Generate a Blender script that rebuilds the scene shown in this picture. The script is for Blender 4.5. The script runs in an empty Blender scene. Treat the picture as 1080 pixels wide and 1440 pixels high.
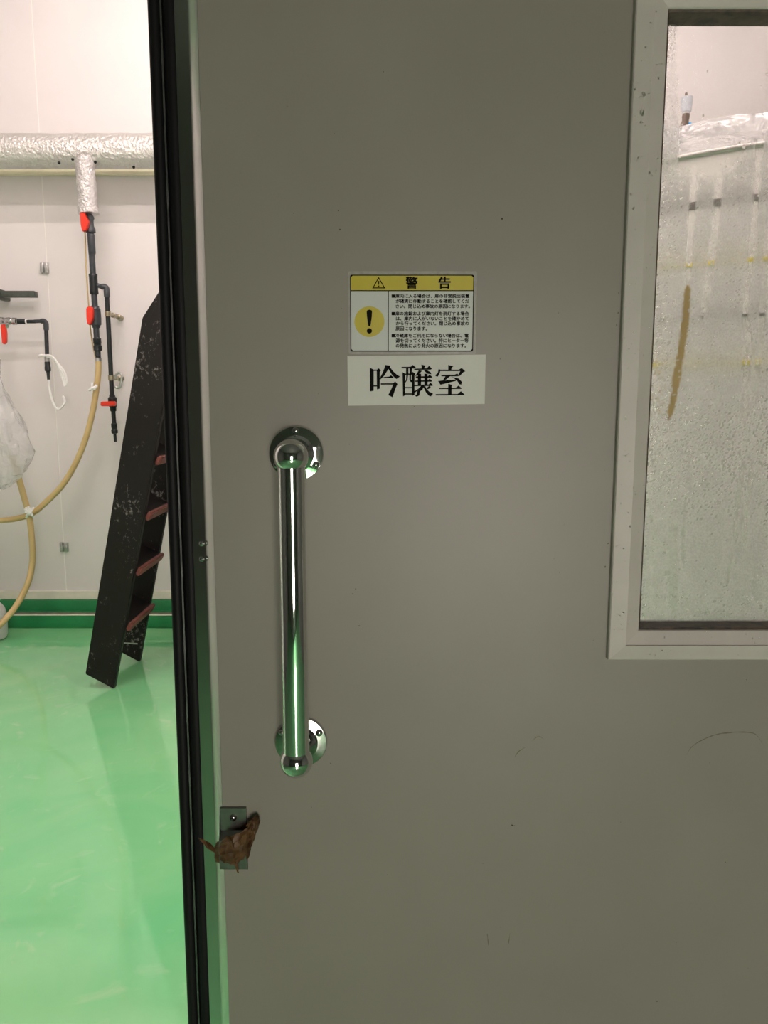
import bpy, bmesh, math, random
import numpy as np
from mathutils import Vector, Matrix
random.seed(7); rng = np.random.default_rng(7)
S = bpy.context.scene
C = S.collection
# ------------------------------------------------------------------ camera
PITCH = math.radians(8.1); F = 1082.0; CAMY = -0.9; CAMZ = 1.4
cd = bpy.data.cameras.new('camera'); cam = bpy.data.objects.new('camera', cd); C.objects.link(cam)
cam.location = (0, CAMY, CAMZ); cam.rotation_euler = (math.pi/2 - PITCH, 0, 0)
cd.sensor_fit = 'VERTICAL'; cd.sensor_height = 36; cd.lens = F/1440*36; cd.clip_start = 0.01
S.camera = cam
# ------------------------------------------------------------------ world, exposure
w = bpy.data.worlds.new('world'); S.world = w; w.use_nodes = True
w.node_tree.nodes['Background'].inputs[0].default_value = (0.5, 0.5, 0.5, 1)
w.node_tree.nodes['Background'].inputs[1].default_value = 0.0
S.view_settings.view_transform = 'Standard'; S.view_settings.look = 'None'
S.view_settings.exposure = 0.0; S.view_settings.gamma = 1.0; S.view_settings.use_curve_mapping = False
S.cycles.use_denoising = True
S.cycles.max_bounces = 12; S.cycles.transparent_max_bounces = 24
INNER_L = 152.0           # radiance of the tubes in the cold room
DAY_L = 16.0              # radiance of the frosted daylight window behind the camera
INNER_C = (1.0, 0.86, 0.825, 1)
FRONT_C = (1.0, 0.885, 0.81, 1)

# ------------------------------------------------------------------ pixel <-> place
cp, sp = math.cos(PITCH), math.sin(PITCH)
def ray(x, y):
    u = (x-540)/F; v = (y-720)/F
    return Vector((u, cp - v*sp, -sp - v*cp))
def P(x, y, Y):                         # point on the plane Y = const
    d = ray(x, y); t = (Y-CAMY)/d.y
    return Vector((d.x*t, Y, CAMZ + d.z*t))
def PF(x, y, z=0.0):                    # point on a horizontal plane
    d = ray(x, y); t = (z-CAMZ)/d.z
    return Vector((d.x*t, CAMY + d.y*t, z))
def RM(px, y, Y):                       # pixels to metres at row y, plane Y
    d = ray(540, y); return px/F*(Y-CAMY)/d.y
# ------------------------------------------------------------------ materials
MATS = {}
def mat(name, col, rough=0.5, metal=0.0, noise=0.0, nscale=20.0, bump=0.0, bscale=60.0, bdist=0.002, spec=0.5, coat=0.0,
        col2=None, trans=0.0, ior=1.45, emit=None, es=0.0, aniso=None):
    m = bpy.data.materials.new(name); m.use_nodes = True; nt = m.node_tree; b = nt.nodes['Principled BSDF']
    b.inputs['Base Color'].default_value = (*col, 1); b.inputs['Roughness'].default_value = rough
    b.inputs['Metallic'].default_value = metal; b.inputs['Specular IOR Level'].default_value = spec
    b.inputs['Coat Weight'].default_value = coat; b.inputs['IOR'].default_value = ior
    b.inputs['Transmission Weight'].default_value = trans
    tc = nt.nodes.new('ShaderNodeTexCoord')
    if noise:
        n = nt.nodes.new('ShaderNodeTexNoise'); n.inputs['Scale'].default_value = nscale; n.inputs['Detail'].default_value = 6
        nt.links.new(tc.outputs['Object'], n.inputs['Vector'])
        r = nt.nodes.new('ShaderNodeValToRGB'); r.color_ramp.elements[0].position = 0.3; r.color_ramp.elements[1].position = 0.7
        c2 = col2 if col2 else tuple(c*(1-noise) for c in col)
        r.color_ramp.elements[0].color = (*c2, 1); r.color_ramp.elements[1].color = (*col, 1)
        nt.links.new(n.outputs['Fac'], r.inputs['Fac']); nt.links.new(r.outputs['Color'], b.inputs['Base Color'])
    if bump:
        n = nt.nodes.new('ShaderNodeTexNoise'); n.inputs['Scale'].default_value = bscale; n.inputs['Detail'].default_value = 4
        if aniso:
            mp = nt.nodes.new('ShaderNodeMapping'); mp.inputs['Scale'].default_value = aniso
            nt.links.new(tc.outputs['Object'], mp.inputs['Vector']); nt.links.new(mp.outputs['Vector'], n.inputs['Vector'])
        else: nt.links.new(tc.outputs['Object'], n.inputs['Vector'])
        bp = nt.nodes.new('ShaderNodeBump'); bp.inputs['Strength'].default_value = bump; bp.inputs['Distance'].default_value = bdist
        nt.links.new(n.outputs['Fac'], bp.inputs['Height']); nt.links.new(bp.outputs['Normal'], b.inputs['Normal'])
    if emit:
        b.inputs['Emission Color'].default_value = emit; b.inputs['Emission Strength'].default_value = es
    MATS[name] = m; return m
mat('wall_panel', (0.775, 0.74, 0.73), 0.42, noise=0.05, nscale=3, bump=0.03, bscale=40)
mat('wall_joint', (0.86, 0.84, 0.80), 0.5)
mat('front_wall', (0.24, 0.235, 0.225), 0.5, noise=0.06, nscale=3)
mat('ceiling_white', (0.58, 0.56, 0.55), 0.6, noise=0.04, nscale=4)
mat('front_ceiling', (0.22, 0.215, 0.21), 0.6, noise=0.04, nscale=4)
mat('door_paint', (0.30, 0.285, 0.245), 0.40, noise=0.07, nscale=7, bump=0.03, bscale=300, bdist=0.0005)
mat('stainless', (0.70, 0.69, 0.67), 0.2, 1.0, noise=0.12, nscale=14, bump=0.02, bscale=60)
mat('stainless_dark', (0.28, 0.275, 0.27), 0.30, 1.0, noise=0.25, nscale=60)
mat('chrome', (0.80, 0.80, 0.80), 0.045, 1.0, noise=0.05, nscale=40)
mat('chrome_worn', (0.62, 0.62, 0.61), 0.14, 1.0, noise=0.35, nscale=120, bump=0.1, bscale=90, bdist=0.0008)
mat('rubber', (0.006, 0.006, 0.007), 0.55, spec=0.25)
mat('aluminium_painted', (0.60, 0.565, 0.525), 0.38, noise=0.08, nscale=18, bump=0.03, bscale=90, bdist=0.0005)
mat('aluminium_line', (0.30, 0.30, 0.30), 0.35, 1.0, noise=0.6, nscale=40)
mat('gasket_mould', (0.015, 0.012, 0.009), 0.5, noise=1.0, nscale=90, col2=(0.11, 0.07, 0.04))
mat('sticker_clear', (0.40, 0.39, 0.35), 0.35, noise=0.22, nscale=150)
mat('sticker_white', (0.62, 0.66, 0.62), 0.35, noise=0.04, nscale=30)
mat('sticker_yellow', (0.60, 0.50, 0.03), 0.35, noise=0.06, nscale=60)
mat('sticker_ink', (0.008, 0.0075, 0.007), 0.7, spec=0.08)
mat('paper_white', (0.73, 0.735, 0.69), 0.55, noise=0.04, nscale=25)
mat('kraft', (0.34, 0.19, 0.085), 0.42, noise=0.6, nscale=60, col2=(0.13, 0.065, 0.028), bump=0.4, bscale=120, bdist=0.002)
mat('dirt', (0.05, 0.04, 0.03), 0.8)
mat('foil_jacket', (0.78, 0.76, 0.73), 0.28, 0.55, noise=0.10, nscale=18, bump=0.9, bscale=55, bdist=0.018)
mat('foil_sleeve', (0.74, 0.71, 0.70), 0.33, 0.45, noise=0.12, nscale=30, bump=0.9, bscale=70, bdist=0.015)
mat('rail_cream', (0.86, 0.82, 0.60), 0.5, noise=0.1, nscale=10)
mat('pvc_gray', (0.045, 0.052, 0.060), 0.32, noise=0.2, nscale=40)
mat('pvc_black', (0.016, 0.020, 0.022), 0.35, noise=0.2, nscale=40)
mat('valve_red', (0.78, 0.045, 0.022), 0.38, noise=0.1, nscale=30)
mat('hose_tan', (0.66, 0.50, 0.24), 0.35, noise=0.18, nscale=9, col2=(0.56, 0.40, 0.17))
mat('string_white', (0.95, 0.94, 0.93), 0.6, noise=0.05, nscale=90)
mat('brass', (0.45, 0.40, 0.28), 0.35, 0.8, noise=0.3, nscale=60)
mat('steel', (0.55, 0.55, 0.54), 0.3, 0.9, noise=0.3, nscale=60)
mat('steel_green', (0.10, 0.115, 0.10), 0.4, 0.5, noise=0.4, nscale=40)
mat('red_tread', (0.27, 0.075, 0.06), 0.55, noise=0.4, nscale=30, bump=0.2, bscale=80)
mat('kerb_green', (0.022, 0.25, 0.085), 0.35, noise=0.25, nscale=9)
mat('base_cream', (0.84, 0.82, 0.70), 0.45, noise=0.18, nscale=7)
mat('drain_metal', (0.30, 0.24, 0.20), 0.5, 0.4, noise=0.4, nscale=20)
mat('tank_steel', (0.86, 0.84, 0.82), 0.36, 0.35, noise=0.06, nscale=8, bump=0.05, bscale=30, aniso=(1, 1, 12))
mat('rim_steel', (0.55, 0.52, 0.50), 0.4, 0.6, noise=0.1, nscale=20)
mat('band_dark', (0.10, 0.08, 0.07), 0.5, noise=0.2, nscale=20)
mat('band_yellow', (0.75, 0.62, 0.05), 0.4, noise=0.1, nscale=20)
mat('lamp_body', (0.8, 0.8, 0.78), 0.4, noise=0.03, nscale=5)
mat('tube_inner', (1, 1, 1), 0.5, emit=INNER_C, es=INNER_L)
mat('frosted_day', (0.8, 0.8, 0.8), 0.6, emit=FRONT_C, es=DAY_L)
mat('airlock_plastic', (0.62, 0.66, 0.72), 0.3, noise=0.25, nscale=60)
mat('airlock_brown', (0.13, 0.085, 0.06), 0.4, noise=0.2, nscale=60)
mat('fitting_blue', (0.02, 0.35, 0.75), 0.35, noise=0.1, nscale=60)
mat('milky_plastic', (0.80, 0.78, 0.77), 0.3, trans=0.25, noise=0.05, nscale=9)

def floor_mat():
    m = mat('green_epoxy', (0.125, 0.50, 0.205), 0.16, spec=0.6, coat=0.5)
    nt = m.node_tree; b = nt.nodes['Principled BSDF']; tc = nt.nodes.new('ShaderNodeTexCoord')
    def noise(sc, det, dist=0.0):
        n = nt.nodes.new('ShaderNodeTexNoise'); n.inputs['Scale'].default_value = sc; n.inputs['Detail'].default_value = det
        n.inputs['Distortion'].default_value = dist; nt.links.new(tc.outputs['Object'], n.inputs['Vector']); return n
    n1 = noise(1.7, 5, 0.6); r1 = nt.nodes.new('ShaderNodeValToRGB'); e = r1.color_ramp.elements
    e[0].position = 0.30; e[0].color = (0.175, 0.62, 0.27, 1); e[1].position = 0.75; e[1].color = (0.33, 0.70, 0.34, 1)
    nt.links.new(n1.outputs['Fac'], r1.inputs['Fac'])
    n2 = noise(6.0, 8, 2.2); r2 = nt.nodes.new('ShaderNodeValToRGB'); e = r2.color_ramp.elements
    e[0].position = 0.60; e[0].color = (0, 0, 0, 1); e[1].position = 0.80; e[1].color = (0.45, 0.45, 0.45, 1)
    nt.links.new(n2.outputs['Fac'], r2.inputs['Fac'])
    mx = nt.nodes.new('ShaderNodeMixRGB'); mx.inputs[2].default_value = (0.52, 0.72, 0.46, 1)
    nt.links.new(r2.outputs['Color'], mx.inputs[0]); nt.links.new(r1.outputs['Color'], mx.inputs[1])
    nt.links.new(mx.outputs[0], b.inputs['Base Color'])
    n3 = noise(3.0, 4); mr = nt.nodes.new('ShaderNodeMapRange'); mr.inputs[3].default_value = 0.04; mr.inputs[4].default_value = 0.13
    nt.links.new(n3.outputs['Fac'], mr.inputs[0]); nt.links.new(mr.outputs[0], b.inputs['Roughness'])
    n4 = noise(9, 3); bp = nt.nodes.new('ShaderNodeBump'); bp.inputs['Strength'].default_value = 0.03; bp.inputs['Distance'].default_value = 0.01
    nt.links.new(n4.outputs['Fac'], bp.inputs['Height']); nt.links.new(bp.outputs['Normal'], b.inputs['Normal'])
floor_mat()
def speck_mat():                        # dark stringer board with pale paint specks and smears
    m = mat('dark_board', (0.010, 0.009, 0.008), 0.5, spec=.22); nt = m.node_tree; b = nt.nodes['Principled BSDF']
    tc = nt.nodes.new('ShaderNodeTexCoord')
    mp = nt.nodes.new('ShaderNodeMapping'); mp.inputs['Scale'].default_value = (1.3, 1, 0.8); nt.links.new(tc.outputs['Object'], mp.inputs['Vector'])
    n = nt.nodes.new('ShaderNodeTexNoise'); n.inputs['Scale'].default_value = 42; n.inputs['Detail'].default_value = 7; n.inputs['Roughness'].default_value = 0.75
    nt.links.new(mp.outputs[0], n.inputs['Vector'])
    big = nt.nodes.new('ShaderNodeTexNoise'); big.inputs['Scale'].default_value = 4.5; nt.links.new(mp.outputs[0], big.inputs['Vector'])
    ad = nt.nodes.new('ShaderNodeMath'); ad.operation = 'MULTIPLY_ADD'; ad.inputs[1].default_value = 0.55
    nt.links.new(big.outputs['Fac'], ad.inputs[0]); nt.links.new(n.outputs['Fac'], ad.inputs[2])
    r = nt.nodes.new('ShaderNodeValToRGB'); e = r.color_ramp.elements
    e[0].position = 0.88; e[0].color = (0.011, 0.0095, 0.0085, 1); e[1].position = 1.02; e[1].color = (0.22, 0.21, 0.19, 1)
    nt.links.new(ad.outputs[0], r.inputs['Fac']); nt.links.new(r.outputs['Color'], b.inputs['Base Color'])
speck_mat()
mat('dark_plain', (0.011, 0.0095, 0.0085), 0.5, spec=.22, noise=.1, nscale=20)
def film_mat(name, clear, rough=0.12, col=(0.9, 0.9, 0.9), bump=0.6, bscale=26, bdist=0.02):   # clear polythene film
    m = bpy.data.materials.new(name); m.use_nodes = True; nt = m.node_tree; nt.nodes.clear()
    out = nt.nodes.new('ShaderNodeOutputMaterial'); t = nt.nodes.new('ShaderNodeBsdfTransparent'); t.inputs[0].default_value = (0.95, 0.95, 0.95, 1)
    g = nt.nodes.new('ShaderNodeBsdfGlossy'); g.inputs['Roughness'].default_value = rough
    l = nt.nodes.new('ShaderNodeBsdfTranslucent'); l.inputs[0].default_value = (*col, 1)
    d = nt.nodes.new('ShaderNodeBsdfDiffuse'); d.inputs[0].default_value = (*col, 1)
    tc = nt.nodes.new('ShaderNodeTexCoord'); n = nt.nodes.new('ShaderNodeTexNoise'); n.inputs['Scale'].default_value = bscale; n.inputs['Detail'].default_value = 3
    n.inputs['Distortion'].default_value = 1.5
    nt.links.new(tc.outputs['Object'], n.inputs['Vector']); bp = nt.nodes.new('ShaderNodeBump'); bp.inputs['Strength'].default_value = bump; bp.inputs['Distance'].default_value = bdist
    nt.links.new(n.outputs['Fac'], bp.inputs['Height']); nt.links.new(bp.outputs['Normal'], g.inputs['Normal'])
    nt.links.new(bp.outputs['Normal'], d.inputs['Normal'])
    m1 = nt.nodes.new('ShaderNodeMixShader'); m1.inputs[0].default_value = 0.5; nt.links.new(l.outputs[0], m1.inputs[1]); nt.links.new(d.outputs[0], m1.inputs[2])
    m2 = nt.nodes.new('ShaderNodeMixShader'); m2.inputs[0].default_value = clear; nt.links.new(m1.outputs[0], m2.inputs[1]); nt.links.new(t.outputs[0], m2.inputs[2])
    ly = nt.nodes.new('ShaderNodeLayerWeight'); ly.inputs['Blend'].default_value = 0.5; nt.links.new(bp.outputs['Normal'], ly.inputs['Normal'])
    pw = nt.nodes.new('ShaderNodeMath'); pw.operation = 'POWER'; pw.inputs[1].default_value = 3.0; nt.links.new(ly.outputs['Facing'], pw.inputs[0])
    lw = nt.nodes.new('ShaderNodeMath'); lw.operation = 'MULTIPLY_ADD'; lw.inputs[1].default_value = 0.5; lw.inputs[2].default_value = 0.07; nt.links.new(pw.outputs[0], lw.inputs[0])
    m3 = nt.nodes.new('ShaderNodeMixShader'); nt.links.new(lw.outputs[0], m3.inputs[0]); nt.links.new(m2.outputs[0], m3.inputs[1]); nt.links.new(g.outputs[0], m3.inputs[2])
    nt.links.new(m3.outputs[0], out.inputs[0]); MATS[name] = m
film_mat('film_bag', 0.62, rough=.10, col=(.97, .96, .97), bump=.8, bscale=20, bdist=.03); film_mat('film_sheet', 0.52, rough=.15, col=(.90, .89, .90), bump=1.0, bscale=8, bdist=0.10)
def clear_glass():
    m = bpy.data.materials.new('clear_glass'); m.use_nodes = True; nt = m.node_tree; nt.nodes.clear()
    out = nt.nodes.new('ShaderNodeOutputMaterial'); t = nt.nodes.new('ShaderNodeBsdfTransparent'); t.inputs[0].default_value = (0.96, 0.97, 0.96, 1)
    g = nt.nodes.new('ShaderNodeBsdfGlossy'); g.inputs['Roughness'].default_value = 0.02
    fr = nt.nodes.new('ShaderNodeFresnel'); mx = nt.nodes.new('ShaderNodeMixShader')
    nt.links.new(fr.outputs[0], mx.inputs[0]); nt.links.new(t.outputs[0], mx.inputs[1]); nt.links.new(g.outputs[0], mx.inputs[2])
    nt.links.new(mx.outputs[0], out.inputs[0]); MATS['clear_glass'] = m
clear_glass()
def water_mat():
    m = bpy.data.materials.new('water'); m.use_nodes = True; nt = m.node_tree; nt.nodes.clear(); L = nt.links.new
    out = nt.nodes.new('ShaderNodeOutputMaterial'); t = nt.nodes.new('ShaderNodeBsdfRefraction'); t.inputs['IOR'].default_value = 1.33; t.inputs['Roughness'].default_value = 0.0
    g = nt.nodes.new('ShaderNodeBsdfGlossy'); g.inputs['Roughness'].default_value = 0.06
    b = nt.nodes.new('ShaderNodeMixShader'); b.inputs[0].default_value = 0.10; L(t.outputs[0], b.inputs[1]); L(g.outputs[0], b.inputs[2])
    L(b.outputs[0], out.inputs[0]); MATS['water'] = m
water_mat()
def fog_glass():                        # glass face wet with condensation; 'fog' = how dense, 'stain' = brown dried run
    m = bpy.data.materials.new('fogged_glass'); m.use_nodes = True; nt = m.node_tree; nt.nodes.clear(); L = nt.links.new
    out = nt.nodes.new('ShaderNodeOutputMaterial')
    t = nt.nodes.new('ShaderNodeBsdfTransparent'); t.inputs[0].default_value = (0.96, 0.96, 0.95, 1)
    tr = nt.nodes.new('ShaderNodeBsdfTranslucent'); tr.inputs[0].default_value = (0.98, 0.98, 0.98, 1)
    rf = nt.nodes.new('ShaderNodeBsdfRefraction'); rf.inputs['IOR'].default_value = 1.08; rf.inputs['Roughness'].default_value = 0.5
    di = nt.nodes.new('ShaderNodeBsdfDiffuse'); di.inputs[0].default_value = (0.85, 0.85, 0.84, 1)
    st = nt.nodes.new('ShaderNodeBsdfTranslucent'); st.inputs[0].default_value = (0.66, 0.50, 0.22, 1)
    sd = nt.nodes.new('ShaderNodeBsdfDiffuse'); sd.inputs[0].default_value = (0.50, 0.37, 0.16, 1)
    gl = nt.nodes.new('ShaderNodeBsdfGlossy'); gl.inputs['Roughness'].default_value = 0.08
    tc = nt.nodes.new('ShaderNodeTexCoord')
    vo = nt.nodes.new('ShaderNodeTexVoronoi'); vo.inputs['Scale'].default_value = 420; L(tc.outputs['Object'], vo.inputs['Vector'])
    nz = nt.nodes.new('ShaderNodeTexNoise'); nz.inputs['Scale'].default_value = 460; nz.inputs['Detail'].default_value = 3; L(tc.outputs['Object'], nz.inputs['Vector'])
    bp = nt.nodes.new('ShaderNodeBump'); bp.inputs['Strength'].default_value = 0.8; bp.inputs['Distance'].default_value = 0.0012; L(nz.outputs['Fac'], bp.inputs['Height'])
    L(bp.outputs[0], gl.inputs['Normal'])
    def mix(a, b, fac):
        n = nt.nodes.new('ShaderNodeMixShader')
        if isinstance(fac, float): n.inputs[0].default_value = fac
        else: L(fac, n.inputs[0])
        L(a.outputs[0], n.inputs[1]); L(b.outputs[0], n.inputs[2]); return n
    fa = nt.nodes.new('ShaderNodeAttribute'); fa.attribute_name = 'fog'
    sa = nt.nodes.new('ShaderNodeAttribute'); sa.attribute_name = 'stain'
    fogb = mix(mix(rf, tr, 0.55), di, 0.07)
    # break the fog up into fine beads
    mr = nt.nodes.new('ShaderNodeMapRange'); mr.inputs[1].default_value = 0.35; mr.inputs[2].default_value = 0.65; mr.inputs[3].default_value = -0.20; mr.inputs[4].default_value = 0.15
    L(nz.outputs['Fac'], mr.inputs[0])
    par = nt.nodes.new('ShaderNodeMath'); par.operation = 'MULTIPLY'; L(mr.outputs[0], par.inputs[0])
    om = nt.nodes.new('ShaderNodeMath'); om.operation = 'SMOOTH_MIN'; om.inputs[1].default_value = 0.6; om.inputs[2].default_value = 0.1; L(fa.outputs['Fac'], om.inputs[0]); L(om.outputs[0], par.inputs[1])
    ad = nt.nodes.new('ShaderNodeMath'); ad.operation = 'ADD'; ad.use_clamp = True; L(fa.outputs['Fac'], ad.inputs[0]); L(par.outputs[0], ad.inputs[1])
    base = mix(t, fogb, ad.outputs[0])
    stn = mix(base, mix(st, sd, 0.35), sa.outputs['Fac'])
    fr = nt.nodes.new('ShaderNodeFresnel'); fr.inputs['IOR'].default_value = 1.33
    fin = mix(stn, gl, fr.outputs[0])
    L(fin.outputs[0], out.inputs[0]); MATS['fogged_glass'] = m
fog_glass()
# ------------------------------------------------------------------ mesh helpers
ROOT = {}
def newbm(): return bmesh.new()
def b_box(bm, a, b):
    x0, y0, z0 = a; x1, y1, z1 = b
    v = [bm.verts.new(p) for p in ((x0,y0,z0),(x1,y0,z0),(x1,y1,z0),(x0,y1,z0),(x0,y0,z1),(x1,y0,z1),(x1,y1,z1),(x0,y1,z1))]
    for f in ((0,3,2,1),(4,5,6,7),(0,1,5,4),(1,2,6,5),(2,3,7,6),(3,0,4,7)): bm.faces.new([v[i] for i in f])
    return bm
def box(a, b, bev=0.0, seg=2):
    bm = b_box(newbm(), a, b)
    if bev: bmesh.ops.bevel(bm, geom=bm.edges[:], offset=bev, segments=seg, affect='EDGES', profile=0.5)
    return bm
def b_sweep(bm, pts, rads, n=14, caps=True):
    pts = [Vector(p) for p in pts]
    if not hasattr(rads, '__len__'): rads = [rads]*len(pts)
    rings = []; up = None
    for i, p in enumerate(pts):
        a = pts[max(i-1, 0)]; b = pts[min(i+1, len(pts)-1)]
        d = (b-a)
        if d.length < 1e-9: d = Vector((0, 0, 1))
        d.normalize()
        if up is None:
            up = d.orthogonal().normalized()
        else:
            up = (up - d*up.dot(d))
            up = up.normalized() if up.length > 1e-6 else d.orthogonal().normalized()
        sd = d.cross(up)
        rings.append([bm.verts.new(p + (up*math.cos(2*math.pi*k/n) + sd*math.sin(2*math.pi*k/n))*rads[i]) for k in range(n)])
    for r0, r1 in zip(rings, rings[1:]):
        for k in range(n): bm.faces.new((r0[k], r0[(k+1) % n], r1[(k+1) % n], r1[k]))
    if caps:
        bm.faces.new(list(reversed(rings[0]))); bm.faces.new(rings[-1])
    return bm
def sweep(pts, rads, n=14, caps=True): return b_sweep(newbm(), pts, rads, n, caps)
def smooth_path(pts, k=6):
    pts = [Vector(p) for p in pts]; o = []
    for i in range(len(pts)-1):
        p0 = pts[max(i-1, 0)]; p1 = pts[i]; p2 = pts[i+1]; p3 = pts[min(i+2, len(pts)-1)]
        for j in range(k):
            t = j/k
            o.append(0.5*((2*p1) + (p2-p0)*t + (2*p0-5*p1+4*p2-p3)*t*t + (3*p1-p0-3*p2+p3)*t**3))
    o.append(pts[-1]); return o
def stepped(axis_pts, spec, n=14):
    """cylinder sections along the segment a-b; spec = [(t, r), ...]"""
    a, b = Vector(axis_pts[0]), Vector(axis_pts[1])
    return sweep([a.lerp(b, t) for t, r in spec], [r for t, r in spec], n)
def ball(c, r, n=20):
    bm = newbm(); bmesh.ops.create_uvsphere(bm, u_segments=n*2, v_segments=n, radius=r)
    bmesh.ops.translate(bm, verts=bm.verts, vec=Vector(c)); return bm
def prism(poly, y0, y1):                # polygon of (x, z) extruded along Y
    bm = newbm(); a = [bm.verts.new((x, y0, z)) for x, z in poly]; b = [bm.verts.new((x, y1, z)) for x, z in poly]
    n = len(poly); bm.faces.new(a); bm.faces.new(list(reversed(b)))
    for i in range(n): bm.faces.new((a[i], b[i], b[(i+1) % n], a[(i+1) % n]))
    bmesh.ops.recalc_face_normals(bm, faces=bm.faces[:]); return bm
def mesh_of(name, bm, smooth=35):
    bmesh.ops.recalc_face_normals(bm, faces=bm.faces[:]) if smooth is not None else None
    me = bpy.data.meshes.new(name); bm.to_mesh(me); bm.free()
    if smooth:
        for p in me.polygons: p.use_smooth = True
        me.set_sharp_from_angle(angle=math.radians(smooth))
    return me
def obj(name, bm, m, parent=None, smooth=35, kind=None, label=None, cat=None, group=None):
    if isinstance(bm, bpy.types.Mesh): me = bm
    else: me = mesh_of(name, bm, smooth)
    if m: me.materials.clear(); me.materials.append(MATS[m])
    o = bpy.data.objects.new(name, me); C.objects.link(o)
    if parent is not None:
        base = ROOT[parent]; me.transform(Matrix.Translation(-base)); o.parent = parent; ROOT[o] = base
    else:
        co = [v.co for v in me.vertices]
        base = Vector(((min(c.x for c in co)+max(c.x for c in co))/2, (min(c.y for c in co)+max(c.y for c in co))/2, min(c.z for c in co)))
        me.transform(Matrix.Translation(-base)); o.location = base; ROOT[o] = base
    tag(o, label, cat, group, kind); return o
def tag(o, label=None, cat=None, group=None, kind=None):
    if label: o['label'] = label
    if cat: o['category'] = cat
    if group: o['group'] = group
    if kind: o['kind'] = kind
def thing(name, loc, label, cat, group=None, kind=None):
    o = bpy.data.objects.new(name, None); C.objects.link(o); o.location = loc; o.empty_display_size = 0.05
    ROOT[o] = Vector(loc); tag(o, label, cat, group, kind); return o
def struct(name, bm, m, label, cat, smooth=None, parent=None):
    return obj(name, bm, m, parent, smooth, 'structure' if parent is None else None, label if parent is None else None, cat if parent is None else None)

# ================================================================== THE ROOMS
XL, XR = -2.95, 3.1; YB = 3.9; YF = -3.7; ZC = 3.95; ZCF = 3.05
WALL0, WALL1 = 0.095, 0.215           # partition with the doorway
OX0, OX1, OZ = -1.20, 0.86, 2.08      # the doorway
struct('floor', box((XL-.1, YF-.1, -0.1), (XR+.1, YB+.1, 0)), 'green_epoxy', 'glossy green epoxy floor', 'floor')
struct('ceiling', box((XL-.1, WALL1, ZC), (XR+.1, YB+.1, ZC+.1)), 'ceiling_white', 'white panel ceiling of the cold room', 'ceiling')
struct('ceiling', box((XL-.1, YF-.1, ZCF), (XR+.1, WALL0, ZCF+.1)), 'front_ceiling', 'grey ceiling on the near side of the door', 'ceiling')
struct('wall_left', box((XL-.1, WALL1, 0), (XL, YB+.1, ZC)), 'wall_panel', 'white side wall of the cold room beside the hanging bag', 'wall')
struct('wall_right', box((XR, WALL1, 0), (XR+.1, YB+.1, ZC)), 'wall_panel', 'white side wall of the cold room beyond the tanks', 'wall')
struct('wall_left', box((XL-.1, YF, 0), (XL, WALL0, ZCF)), 'front_wall', 'grey wall of the front room on the handle side of the door', 'wall')
struct('wall_right', box((XR, YF, 0), (XR+.1, WALL0, ZCF)), 'front_wall', 'grey wall of the front room on the window side of the door', 'wall')
struct('wall_front', box((XL, YF-.1, 0), (XR, YF, ZCF)), 'front_wall', 'grey wall of the front room facing the door', 'wall')
bm = newbm()
b_box(bm, (XL-.1, WALL0, 0), (OX0, WALL1, ZC)); b_box(bm, (OX1, WALL0, 0), (XR+.1, WALL1, ZC)); b_box(bm, (OX0, WALL0, OZ), (OX1, WALL1, ZC))
struct('wall_middle', bm, 'wall_panel', 'partition wall with the doorway behind the sliding door', 'wall')
wb = struct('wall_back', box((XL, YB+.0008, 0), (XR, YB+.1, ZC)), 'wall_joint', 'white panelled back wall of the cold room behind the pipes', 'wall')
seam = P(78, 570, YB).x
xs = [XL]; x = seam
while x > XL+.05: x -= 0.9
x += 0.9 if x <= XL+.05 else 0
while x < XR-.05: xs.append(x); x += 0.9
xs.append(XR)
for a, b in zip(xs, xs[1:]):
    obj('wall_panel', box((a+.0025, YB, 0.14), (b-.0025, YB+.006, ZC), 0.001, 1), 'wall_panel', wb, None)
# stepped green kerb and cream skirting along the back wall
def zrow(y, Y): return P(100, y, Y).z
zb_top, zb_bot = zrow(831, YB-.012), zrow(843, YB-.012)
struct('baseboard_back', box((XL, YB-.012, zb_bot), (XR, YB, zb_top), 0.003), 'base_cream', 'cream skirting strip above the green kerb', 'skirting')
kz1 = zb_bot; kz0 = zrow(855, YB-.03)
kerb = thing('trim_1', (0, YB-.1, 0), 'stepped green painted kerb with a brown metal strip at the foot of the back wall', 'kerb', kind='structure')
obj('upper_kerb', box((XL, YB-.03, 0), (XR, YB, kz1), 0.004), 'kerb_green', kerb)
y2 = PF(100, 866, 0.05).y
y1 = YB-.13; z1 = P(100, 865, y1).z
obj('lower_kerb', box((XL, y1, 0), (XR, YB-.03, z1), 0.006), 'kerb_green', kerb)
obj('kerb_top', box((XL, y1+.05, z1), (XR, YB-.03, z1+.004)), 'kerb_green', kerb)
obj('metal_strip', box((XL, y1+.012, z1), (XR, y1+.045, z1+.007), 0.002), 'drain_metal', kerb)
obj('pale_edge', box((XL, y1-.001, z1-.003), (XR, y1+.012, z1+.003), 0.001), 'base_cream', kerb)
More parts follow.
